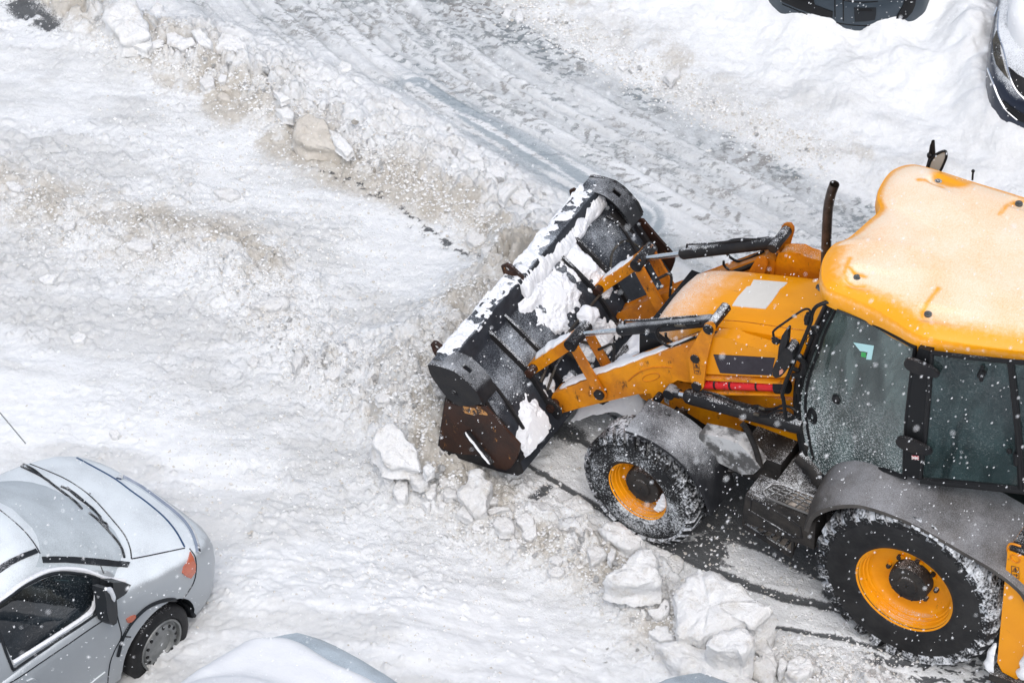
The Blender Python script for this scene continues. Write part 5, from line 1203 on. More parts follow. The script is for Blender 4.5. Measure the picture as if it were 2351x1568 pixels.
# ------------------------------------------------------------------ parked cars
def catv(v, k=5):
    return catmull([Vector(p) for p in v], k)
def make_car(name, label, origin, rz, ST, GHo, paint, group='parked cars', wells=True, sink=0., wheels=True, rim='steelrim'):
    """ST: stations (x, half width, bottom z, shoulder z, centre z); GHo: rings of the cabin (z, front x at middle, front x at side, rear x, half width)"""
    root = empty(name, (origin[0], origin[1], -sink), rz); tag(root, label, 'car', group)
    bpy.context.view_layer.update(); T = root.matrix_world.copy(); inv = T.inverted()
    st = catv(ST[:], 4) if False else None
    P = []
    for s_ in ST: P.append(list(s_))
    P = np.array(P); t = np.arange(len(P)); tt = np.linspace(0, len(P)-1, (len(P)-1)*4+1)
    Q = np.stack([np.interp(tt, t, P[:, k]) for k in range(P.shape[1])], 1)
    for k in range(1, P.shape[1]):
        v = Q[:, k].copy()
        for _ in range(3): v[1:-1] = (v[:-2]+2*v[1:-1]+v[2:])/4
        Q[:, k] = v
    bm = B(); prev = None
    for x, w_, zb, zs, zt in Q:
        h = [(0, zb), (w_*.80, zb), (w_*.95, zb+.05), (w_*.985, zb+.16), (w_*1.0, zb+(zs-zb)*.50), (w_*1.0, zb+(zs-zb)*.66), (w_*.985, zs-(zs-zb)*.14), (w_*.955, zs-.025), (w_*.90, zs+.012), (w_*.70, zs+(zt-zs)*.55), (w_*.36, zt-.008), (0, zt)]
        loop = [Vector((x, y, z)) for y, z in h]+[Vector((x, -y, z)) for y, z in h[-2:0:-1]]
        cur = [bm.verts.new(p) for p in loop]
        if prev:
            n = len(cur)
            for k in range(n): bm.faces.new((prev[k], prev[(k+1) % n], cur[(k+1) % n], cur[k]))
        else: bm.faces.new(cur[::-1])
        prev = cur
    bm.faces.new(prev)
    body = obj('body', bm, paint, root, sharp=38)
    if wells:
        bm = B()
        for x in wells:
            for s_ in (1, -1): add_cyl(bm, (x, s_*.50, .31), (x, s_*1.1, .31), .375, 40)
        bmesh.ops.recalc_face_normals(bm, faces=bm.faces)
        c = obj('cutter', bm, 'dkplastic', None); c.matrix_world = T
        body.data.materials.append(M['dkplastic'])
        mo = body.modifiers.new('b', 'BOOLEAN'); mo.operation = 'DIFFERENCE'; mo.object = c; mo.solver = 'EXACT'; mo.material_mode = 'TRANSFER'
        bpy.context.view_layer.update(); nm = bpy.data.meshes.new_from_object(body.evaluated_get(bpy.context.evaluated_depsgraph_get()))
        body.modifiers.clear(); body.data = nm; bpy.data.objects.remove(c)
        for p in nm.polygons: p.use_smooth = True
        nm.set_sharp_from_angle(angle=math.radians(38))
    # cabin
    N_ = 64; bm = B(); rings = []
    def outl(z, xf, xs, xr, hw_, k):
        r_ = []
        for i in range(N_):
            a = 2*math.pi*i/N_; c, s = math.cos(a), math.sin(a); e = .42
            ux = math.copysign(abs(c)**e, c); uy = math.copysign(abs(s)**e, s)
            y = hw_*uy; xm = (xs+xr)/2; hx = (xs-xr)/2
            x = xm+hx*ux
            if c > 0: x += (xf-xs)*(1-(y/hw_)**2)*min(1, abs(c)*1.6)
            r_.append(Vector((x, y, z+k*(1-(y/hw_)**2))))
        return r_
    for g in GHo: rings.append([bm.verts.new(p) for p in outl(*g)])
    nw = GHo_NW
    for ri, (a, b) in enumerate(zip(rings, rings[1:])):
        for i in range(N_):
            f = bm.faces.new((a[i], a[(i+1) % N_], b[(i+1) % N_], b[i])); ang = (i+.5)/N_*360
            if ri < nw and (ang < 38 or ang > 322): f.material_index = 1
    bm.faces.new(rings[-1])
    cab = obj('cabin', bm, [paint, 'windscreen'], root, sharp=35)
    if wheels:
        for x in (0, -2.6):
            for s_ in (1, -1):
                bm = B(); R_, hw_ = .305, .095
                add_lathe(bm, [(.20, hw_-.02), (.215, hw_), (.25, hw_+.004), (.285, hw_-.008), (.303, hw_-.03), (R_, 0), (.303, -hw_+.02), (.21, -hw_)], 48)
                ty = obj('tyre', bm, 'rubber_side', None, sharp=40)
                bm = B(); add_lathe(bm, [(.205, hw_-.005), (.200, hw_+.004), (.190, hw_-.002), (.185, hw_-.03), (.172, hw_-.032), (.160, hw_-.008), (.145, hw_-.002), (.125, hw_-.004), (.112, hw_-.024), (.09, hw_-.026), (.0, hw_-.02)], 48)
                add_lathe(bm, [(.195, hw_-.03), (.19, -hw_)], 32)
                w_ = obj('wheel', bm, rim, root, sharp=35); w_.location = (x, s_*.735, .31); w_.rotation_euler = (0, 0, (0 if s_ > 0 else math.pi)+(.06 if x == 0 else 0)); ty.parent = w_
                bm = B()
                for k in range(14):
                    a = 2*math.pi*k/14; add_cyl(bm, (.148*math.cos(a), hw_-.012, .148*math.sin(a)), (.148*math.cos(a), hw_+.0015, .148*math.sin(a)), .0135, 10)
                hh = obj('vent_holes', bm, 'black_clean', w_, sharp=None)
    bpy.context.view_layer.update()
    # joined tree for detail parts
    vv, ff_, k0 = [], [], 0
    for o in (body, cab):
        vv += [T @ v.co for v in o.data.vertices]; ff_ += [tuple(i+k0 for i in p.vertices) for p in o.data.polygons]; k0 = len(vv)
    return root, T, inv, BVHTree.FromPolygons(vv, ff_), body, cab
def snow_cap(root, T, bv, x0, x1, hw_, th, seed, bumps=.35, parent=None, edge=.14, skirt=.05):
    nu, nv = 130, 80; xs = np.linspace(x0, x1, nu); ys = np.linspace(-hw_, hw_, nv); XX, YY = np.meshgrid(xs, ys, indexing='ij')
    rc_ = .42; tt_ = np.clip((np.abs(YY)-(hw_-rc_))/rc_, 0, .999); xe_ = x1-rc_*(1-np.sqrt(1-tt_**2))-.05*(YY/hw_)**2+.035*np.sin(YY*6.5+seed); XX = x0+(XX-x0)*(xe_-x0)/(x1-x0)
    n1 = fbm(XX*1.6+seed, YY*1.6, 3, seed); n2 = fbm(XX*7, YY*7+seed, 3, seed+3)
    ZZ = np.zeros_like(XX); inv = T.inverted()
    for i in range(nu):
        for j in range(nv):
            h = bv.ray_cast(T @ Vector((XX[i, j], YY[i, j], 3)), Vector((0, 0, -1)))
            ZZ[i, j] = (inv @ h[0]).z if h[0] else np.nan
    z0 = np.nanmin(ZZ); ZZ = np.where(np.isnan(ZZ), -9, ZZ)
    ok = ZZ > .35
    # blur the height so that the cover bridges the steps below it
    ZB = np.where(ok, ZZ, .4)
    for _ in range(10):
        ZB[1:-1, 1:-1] = (ZB[:-2, 1:-1]+ZB[2:, 1:-1]+ZB[1:-1, :-2]+ZB[1:-1, 2:]+2*ZB[1:-1, 1:-1])/6
    ds = np.minimum(np.minimum(XX-x0, xe_-XX), hw_-np.abs(YY)); e = np.clip(ds/edge, 0, 1); e = np.sqrt(np.clip(1-(1-e)**2, 0, 1))
    top = np.maximum(ZB, np.where(ok, ZZ, 0))+th*(.35+.65*e)*(1+bumps*(n1-.5))+.012*(n2-.5)-skirt*(1-e)
    bm = B(); V = [[bm.verts.new((XX[i, j], YY[i, j], top[i, j])) if ok[i, j] else None for j in range(nv)] for i in range(nu)]
    for i in range(nu-1):
        for j in range(nv-1):
            q_ = (V[i][j], V[i+1][j], V[i+1][j+1], V[i][j+1])
            if all(q_): bm.faces.new(q_)
    for v in [v for v in bm.verts if not v.link_faces]: bm.verts.remove(v)
    be = [e_ for e_ in bm.edges if e_.is_boundary]; r = bmesh.ops.extrude_edge_only(bm, edges=be)
    for v in [g for g in r['geom'] if isinstance(g, bmesh.types.BMVert)]: v.co.z -= th*.9+.02
    return obj('snow_cover', bm, 'snow', parent or root, sharp=60)
GHo_NW = 2
ST1 = [(.86, .26, .24, .50, .55), (.84, .46, .22, .56, .61), (.76, .62, .21, .65, .72), (.64, .725, .20, .74, .82), (.48, .79, .20, .82, .91), (.25, .82, .20, .90, .99), (.0, .83, .20, .97, 1.07), (-.15, .835, .20, 1.02, 1.12), (-.6, .84, .20, 1.05, 1.12), (-1.6, .84, .2, 1.06, 1.12), (-2.6, .84, .2, 1.06, 1.10), (-3.0, .80, .22, 1.0, 1.04), (-3.2, .70, .28, .85, .9)]
GH1 = [(1.02, .17, -.10, -3.10, .79, 0), (1.14, .08, -.18, -3.08, .77, .0), (1.50, -.50, -.72, -2.95, .63, .02), (1.56, -.62, -.82, -2.88, .60, .035), (1.595, -.72, -.92, -2.8, .55, .045), (1.615, -1.0, -1.15, -2.6, .40, .05), (1.62, -1.5, -1.6, -2.2, .15, .055)]
c1, T1, I1, B1, body1, cab1 = make_car('parked_car', 'silver hatchback dusted with snow, its dark side window and steel front wheel showing', (5.288, 3.725), -1.7767, ST1, GH1, 'silver', wells=(0,))
k = dict(inv=I1)
surf_patch('side_window', [z7(*p) for p in ((-60, 1130), (40, 1062), (130, 1000), (220, 950), (300, 918), (370, 905), (470, 912), (560, 925), (568, 980), (560, 1040), (552, 1110), (480, 1165), (330, 1262), (190, 1352), (75, 1425), (20, 1310), (-60, 1340))], B1, 'car_glass', c1, .008, 7, **k)
surf_patch('interior_shadow', [z7(*p) for p in ((-60, 1130), (40, 1062), (130, 1000), (220, 950), (300, 918), (370, 905), (470, 912), (560, 925), (568, 980), (560, 1040), (552, 1110), (480, 1165), (330, 1262), (190, 1352), (75, 1425), (20, 1310), (-60, 1340))], B1, 'dkplastic', [o for o in c1.children if o.name.startswith('side_window')][0], .003, 9, **k)
bm = B()
surf_line('x', [z7(*p) for p in ((-60, 1120), (40, 1050), (130, 985), (220, 935), (300, 905), (380, 893), (470, 900), (560, 915), (640, 950), (690, 975))], B1, .013, 'dkplastic', c1, .004, bm=bm)
surf_line('x', [z7(*p) for p in ((75, 1490), (190, 1412), (330, 1320), (480, 1222), (570, 1160), (640, 1110))], B1, .010, 'dkplastic', c1, .004, bm=bm)
surf_line('x', [z7(*p) for p in ((-40, 1180), (0, 1280), (35, 1380), (75, 1480))], B1, .011, 'dkplastic', c1, .004, bm=bm)
obj('window_trim', bm, 'dkplastic', c1, inv=I1)
surf_patch('quarter_trim', [z7(*p) for p in ((560, 925), (640, 950), (690, 980), (700, 1060), (620, 1130), (568, 1160))], B1, 'dkplastic', c1, .010, 7, **k)
bm = B()
for L_ in (((75, 1440), (190, 1368), (330, 1280), (480, 1182), (555, 1130), (575, 1060), (580, 1000)),):
    surf_line('x', [z7(*p) for p in L_], B1, .020, 'snow', c1, .004, bm=bm)
surf_line('x', [z7(*p) for p in ((-60, 1095), (40, 1030), (130, 962), (220, 912), (300, 880), (400, 868), (520, 880), (640, 925), (770, 945))], B1, .017, 'snow', c1, .002, bm=bm)
obj('snow_ledge', bm, 'snow_bk', c1, inv=I1)
surf_patch('pillar_trim', [z7(*p) for p in ((255, 797), (330, 795), (450, 798), (560, 806), (680, 818), (795, 832), (780, 860), (660, 852), (540, 842), (400, 830), (262, 832))], B1, 'dkplastic', c1, .010, 7, **k)
surf_patch('roof_rail', [z7(*p) for p in ((-60, 870), (0, 850), (60, 812), (140, 775), (215, 748), (232, 772), (150, 805), (70, 845), (0, 895), (-60, 920))], B1, 'dkplastic', c1, .010, 7, **k)
bm = B()
for L_ in (((-40, 480), (0, 510), (80, 575), (150, 640), (210, 715), (245, 775)), ((805, 808), (900, 790), (1020, 765), (1130, 742)), ((-20, 190), (110, 205), (260, 258), (420, 330), (560, 430), (680, 560), (760, 660), (795, 740), (805, 808)),
           ((615, 850), (635, 900)), ((705, 1100), (725, 1190), (742, 1280), (700, 1370), (672, 1450), (658, 1568)), ((742, 1280), (800, 1285)), ((0, 1600), (120, 1530), (260, 1435), (430, 1320), (560, 1230), (700, 1140)), ((1110, 1062), (1150, 1010), (1185, 950), (1200, 880), (1195, 800), (1160, 745))):
    surf_line('x', [z7(*p) for p in L_], B1, .0055, 'dkplastic', c1, .0, bm=bm)
obj('panel_gap', bm, 'dkplastic', c1, inv=I1)
surf_line('bonnet_seal', [z7(*p) for p in ((272, 133), (340, 148), (440, 178), (570, 245), (700, 318), (800, 392), (900, 465), (1000, 550), (1065, 625), (1105, 690), (1128, 735))], B1, .007, 'navyline', c1, .002, **k)
surf_line('grille_trim', [z7(*p) for p in ((725, 325), (745, 316), (800, 345), (870, 385), (980, 465), (1080, 545), (1150, 620), (1190, 700), (1205, 775))], B1, .022, 'chrome', c1, .012, **k)
surf_patch('headlight', [z7(*p) for p in ((1160, 765), (1178, 800), (1192, 845), (1190, 885), (1162, 925), (1135, 915), (1113, 893), (1120, 855), (1148, 820))], B1, 'amber', c1, .012, 5, **k)
surf_patch('side_repeater', [z7(*p) for p in ((770, 1175), (800, 1155), (825, 1148), (825, 1165), (800, 1190), (778, 1196))], B1, 'amber', c1, .012, 4, **k)
surf_patch('side_moulding', [z7(*p) for p in ((540, 1575), (600, 1525), (640, 1495), (645, 1510), (600, 1550), (570, 1590))], B1, 'silver', c1, .012, 5, **k)
surf_patch('door_handle', [z7(*p) for p in ((160, 1552), (195, 1536), (222, 1540), (224, 1556), (190, 1570), (165, 1575))], B1, 'silver', c1, .016, 4, **k)
wp = B()
for L_ in (((0, 197), (60, 215), (130, 245), (260, 310), (330, 362), (400, 415), (460, 462), (500, 505)), ((20, 200), (90, 212), (200, 262), (270, 318), (300, 335)), ((545, 530), (600, 575), (660, 640), (720, 710), (750, 765), (760, 802)), ((375, 368), (440, 400), (520, 465), (590, 530), (622, 580), (650, 600), (655, 630)), ((410, 375), (470, 430), (560, 498), (612, 555))):
    surf_line('x', [z7(*p) for p in L_], B1, .009, 'dkplastic', c1, .006, bm=wp)
obj('wiper', wp, 'dkplastic', c1, inv=I1)
wp = B(); rs_ = random.Random(4)
for (ax_, ay_, bx_, by_), dn in (((480, 362, 770, 555), 26), ((500, 395, 745, 572), 20), ((340, 262, 560, 365), 10)):
    for q_ in range(dn):
        t0_ = rs_.random(); t1_ = t0_+.02+.03*rs_.random(); j_ = rs_.uniform(-4, 4)
        surf_line('x', [z7(ax_+(bx_-ax_)*t0_, ay_+(by_-ay_)*t0_+j_), z7(ax_+(bx_-ax_)*t1_, ay_+(by_-ay_)*t1_+j_)], B1, .004+.003*rs_.random(), 'dkplastic', c1, .0, bm=wp)
split_loose(obj('bonnet_vent', wp, 'dkplastic', c1, inv=I1))
# door mirror
Wl = lambda x, y, z: T1 @ Vector((x, y, z))
pm = T1 @ Vector((-.42, -.86, 1.05)); nn_ = (T1.to_3x3() @ Vector((.35, -1, 0))).normalized()
def mp2(x, y, off=0): return bpp(*z7(x, y), pm, nn_)+nn_*off
bm = add_prism(B(), [mp2(*p) for p in ((690, 952), (760, 950), (800, 965), (806, 990), (760, 1030), (705, 1066))], -nn_*.10); mi_ = obj('mirror', bm, 'dkplastic', c1, bevel=.015, inv=I1)
bm = add_prism(B(), [mp2(*p, .02) for p in ((620, 985), (650, 978), (685, 985), (700, 1060), (706, 1140), (700, 1195), (680, 1210), (655, 1190), (640, 1130), (636, 1060))], -nn_*.09); mh_ = obj('mirror_housing', bm, 'dkplastic', mi_, bevel=.015, inv=I1)
bm = B(); add_tube(bm, [mp2(*p, .025) for p in ((625, 985), (650, 990), (668, 1020), (680, 1060))], [.012, .022, .018, .006], 8, 2); obj('snow_ledge', bm, 'snow_bk', mh_, inv=I1)
aerial = B(); add_tube(aerial, [T1 @ Vector((-.95, .18, 1.64)), bp(*Z(0, 700, 1.5673)(0, 1328), 'z', 1.75), bp(*Z(0, 700, 1.5673)(150, 1508), 'z', 2.05)][1:], .0045, 6); obj('aerial', aerial, 'steelrim', c1, inv=I1)
# arch liner lip
bm = B(); surf_line('x', [z7(*p) for p in ((720, 1400), (750, 1290), (810, 1190), (890, 1110), (970, 1070), (1050, 1055), (1110, 1070), (1160, 1110), (1195, 1170), (1200, 1215))], B1, .016, 'dkplastic', c1, .002, bm=bm); obj('arch_liner', bm, 'dkplastic', c1, inv=I1)
# --- dark grey car in the snow bank at the top
STd = [(.92, .18, .12, .44, .50), (.90, .42, .11, .50, .57), (.84, .60, .10, .60, .68), (.72, .75, .10, .70, .78), (.50, .83, .10, .77, .86), (.2, .86, .10, .84, .92), (-.15, .87, .1, .92, 1.0), (-1.6, .87, .1, .95, 1.0), (-2.7, .86, .1, .95, 1.0), (-3.2, .75, .15, .9, .95)]
GHd = [(.92, .1, -.2, -3.1, .80, 0), (1.02, .0, -.3, -3.05, .78, 0), (1.36, -.75, -.95, -2.7, .60, .02), (1.41, -.9, -1.1, -2.6, .56, .03), (1.43, -1.1, -1.3, -2.4, .45, .04), (1.44, -1.5, -1.6, -2.2, .15, .05)]
hd = 1.93; tip = bp(1935, 60, 'z', .30); od = tip-Vector((math.cos(hd), math.sin(hd), 0))*.91
c2v, T2, I2, B2, body2, cab2 = make_car('parked_car', 'dark grey car at the top edge, its bumper sunk in the snow bank', (od.x, od.y), hd, [(x, w_*.90, zb, zs, zt) for x, w_, zb, zs, zt in STd], GHd, 'darkcar', wells=False, wheels=False)
k = dict(inv=I2)
surf_patch('air_intake', [zD(*p) for p in ((230, -40), (720, -40), (745, 70), (850, 110), (990, 160), (985, 240), (830, 220), (650, 165), (500, 110), (300, 20))], B2, 'black_clean', c2v, .008, 6, **k)
surf_patch('plate_recess', [zD(*p) for p in ((1275, 105), (1420, 112), (1578, 105), (1575, 190), (1560, 270), (1420, 290), (1285, 295))], B2, 'dkplastic', c2v, .008, 5, **k)
surf_patch('tow_hook_cover', [zD(*p) for p in ((1320, 120), (1530, 120), (1530, 145), (1320, 145))], B2, 'black_clean', c2v, .014, 4, **k)
surf_patch('arch_trim', [zD(*p) for p in ((1975, -40), (2110, -40), (2100, 60), (2060, 160), (1990, 240), (1900, 280), (1830, 270), (1870, 190), (1930, 90))], B2, 'black_clean', c2v, .010, 5, **k)
bm = B()
for L_ in (((1015, -40), (1015, 60), (1018, 230)), ((1128, -40), (1130, 100), (1132, 290)), ((1130, 10), (1350, 35), (1600, 25)), ((300, 60), (560, 170), (850, 270), (1200, 340), (1500, 350), (1700, 310), (1830, 270))):
    surf_line('x', [zD(*p) for p in L_], B2, .006, 'black_clean', c2v, .0, bm=bm)
obj('panel_gap', bm, 'black_clean', c2v, inv=I2)
snow_cap(c2v, T2, B2, -3.1, .42, .76, .10, 31)
# --- navy car half under snow at the right edge
hn = 1.86; tip = bp(2320, 268, 'z', .35); fw = Vector((math.cos(hn), math.sin(hn), 0)); lf = Vector((-fw.y, fw.x, 0)); on = tip-fw*.78+lf*(-.60)*(-1)*-1
on = tip-fw*.74+lf*.58
c3v, T3, I3, B3, body3, cab3 = make_car('parked_car', 'navy car at the right edge with thick snow heaped on its bonnet', (on.x, on.y), hn, STd, GHd, 'navycar', wells=False, wheels=False)
k = dict(inv=I3)
surf_patch('headlight', [z8(*p) for p in ((2105, 330), (2135, 250), (2150, 300), (2165, 420), (2200, 560), (2230, 640), (2190, 600), (2130, 520), (2110, 440))], B3, 'steel', c3v, .010, 5, **k)
surf_patch('front_grille', [z8(*p) for p in ((2230, 540), (2300, 600), (2400, 660), (2400, 800), (2330, 760), (2270, 690))], B3, 'black_clean', c3v, .010, 5, **k)
surf_patch('lower_intake', [z8(*p) for p in ((2180, 800), (2240, 850), (2320, 900), (2420, 950), (2420, 1010), (2300, 960), (2230, 920))], B3, 'black_clean', c3v, .010, 5, **k)
bm = B()
for L_ in (((2140, 60), (2090, 200), (2060, 330), (2050, 450)), ((2150, 100), (2145, 260), (2190, 420), (2240, 620), (2300, 740), (2400, 830)), ((2050, 520), (2100, 650), (2150, 780), (2210, 880), (2300, 960))):
    surf_line('x', [z8(*p) for p in L_], B3, .010, 'chrome', c3v, .003, bm=bm)
obj('chrome_strip', bm, 'chrome', c3v, inv=I3)
snow_cap(c3v, T3, B3, -3.1, .52, .74, .16, 37)
# --- two cars at the lower edge, one completely covered
hb = -1.7513
def at_corner(px, py, z, lx, ly, rz):
    p = bp(px, py, 'z', z); c, s = math.cos(rz), math.sin(rz); return (p.x-(c*lx-s*ly), p.y-(s*lx+c*ly))
ob = at_corner(684, 1420, .88, .70, .68, hb)
c4v, T4, I4, B4, body4, cab4 = make_car('parked_car', 'car buried under a smooth white dome of snow beside the silver hatchback', ob, hb, [(x, min(.9, w_**.75), zb, zs*.98, zt*.98) for x, w_, zb, zs, zt in STd], GHd, 'greycar', wells=False, wheels=False)
snow_cap(c4v, T4, B4, -3.1, .60, .84, .14, 41, .4, skirt=.05)
ob = at_corner(1605, 1528, .80, .70, .66, hb)
c5v, T5, I5, B5, body5, cab5 = make_car('parked_car', 'pale grey car at the bottom edge with only the corner of its bonnet in view', ob, hb, STd, GHd, 'greycar', wells=False, wheels=False)
# ------------------------------------------------------------------ lumps and slabs of snow
z9 = Z(0, 0, 1.5673); z10 = Z(1200, 0, 1.5673); z11 = Z(0, 700, 1.5673); zC = Z(1300, 1500, 2.1364)
from mathutils import noise as mn
def rough(bm, amp, freq, seed):
    o = Vector((seed*3.1, seed*1.7, seed*.9))
    bm.normal_update()
    for v in bm.verts:
        d = mn.fractal(v.co*freq+o, .9, 2.1, 4)+.35*mn.noise(v.co*freq*4+o)-.45*(mn.voronoi(v.co*freq*1.1+o)[0][0]-.4)
        v.co += v.normal*d*amp
def slab(fn, D, label, mats='ck_white', th=None, lift=.0, tilt=(0, 0), seed=1, group=None, base=None, cat='snow block', name='snow_block'):
    P = [fn(*p) for p in D]; cx_ = sum(p[0] for p in P)/len(P); cy_ = sum(p[1] for p in P)/len(P)
    g = gp(cx_, cy_); sz = max(max(p[0] for p in P)-min(p[0] for p in P), max(p[1] for p in P)-min(p[1] for p in P))/313
    if th is None: th = .30*sz
    z0 = g.z if base is None else base; nrm = Vector((tilt[0], tilt[1], 1)).normalized()
    pc = bp(cx_, cy_, 'z', z0+th*.75+lift)
    top = [bpp(px, py, pc, nrm) for px, py in P]
    c0 = sum(top, Vector())/len(top); rs = random.Random(seed)
    out = []
    for i, p in enumerate(top):    # rough the outline
        q_ = top[(i+1) % len(top)]; d = q_-p; L = d.length; n_ = max(1, int(L/(.13*sz+.01)))
        for j in range(n_):
            a = p+d*(j/n_); nn__ = nrm.cross(d).normalized(); out.append(a+nn__*rs.uniform(-1, 1)*.018*sz)
    bm = B(); n = len(out)
    ctop = c0+nrm*.01
    t0 = [bm.verts.new(c0+(p-c0)*.60+nrm*(.03*sz+rs.uniform(-.02, .03)*sz)) for p in out]
    t1 = [bm.verts.new(c0+(p-c0)*.93+nrm*rs.uniform(-.01, .012)*sz) for p in out]
    t2 = [bm.verts.new(p-nrm*th*.22) for p in out]
    t3 = [bm.verts.new(c0+(p-c0)*(.97+rs.uniform(-.07, .06))-nrm*th*.75) for p in out]
    t4 = [bm.verts.new(Vector(((c0+(p-c0)*1.04).x, (c0+(p-c0)*1.04).y, min(z0-.03, (p-nrm*th).z)))) for p in out]
    cv = bm.verts.new(c0+nrm*.035*sz)
    for i in range(n):
        bm.faces.new((cv, t0[i], t0[(i+1) % n]))
        for a, b in ((t0, t1), (t1, t2), (t2, t3), (t3, t4)): bm.faces.new((a[i], b[i], b[(i+1) % n], a[(i+1) % n]))
    bm.faces.new(t4[::-1])
    bmesh.ops.recalc_face_normals(bm, faces=bm.faces)
    bmesh.ops.subdivide_edges(bm, edges=bm.edges[:], cuts=3 if sz > .3 else 2, use_grid_fill=True, smooth=.25)
    rough(bm, .045*sz, 2.6/max(sz, .08), seed)
    rough(bm, .022*sz, 7/max(sz, .08), seed+5)
    rough(bm, .016*sz, 16/max(sz, .08), seed+9)
    loc = Vector((c0.x, c0.y, z0))
    for v in bm.verts: v.co -= loc
    bmesh.ops.recalc_face_normals(bm, faces=bm.faces)
    o = obj(name, bm, mats, None, sharp=66); o.location = loc; tag(o, label, cat, group)
    return o
W_, G_, D_t = 'ck_white', 'ck_grey', 'ck_dirty'
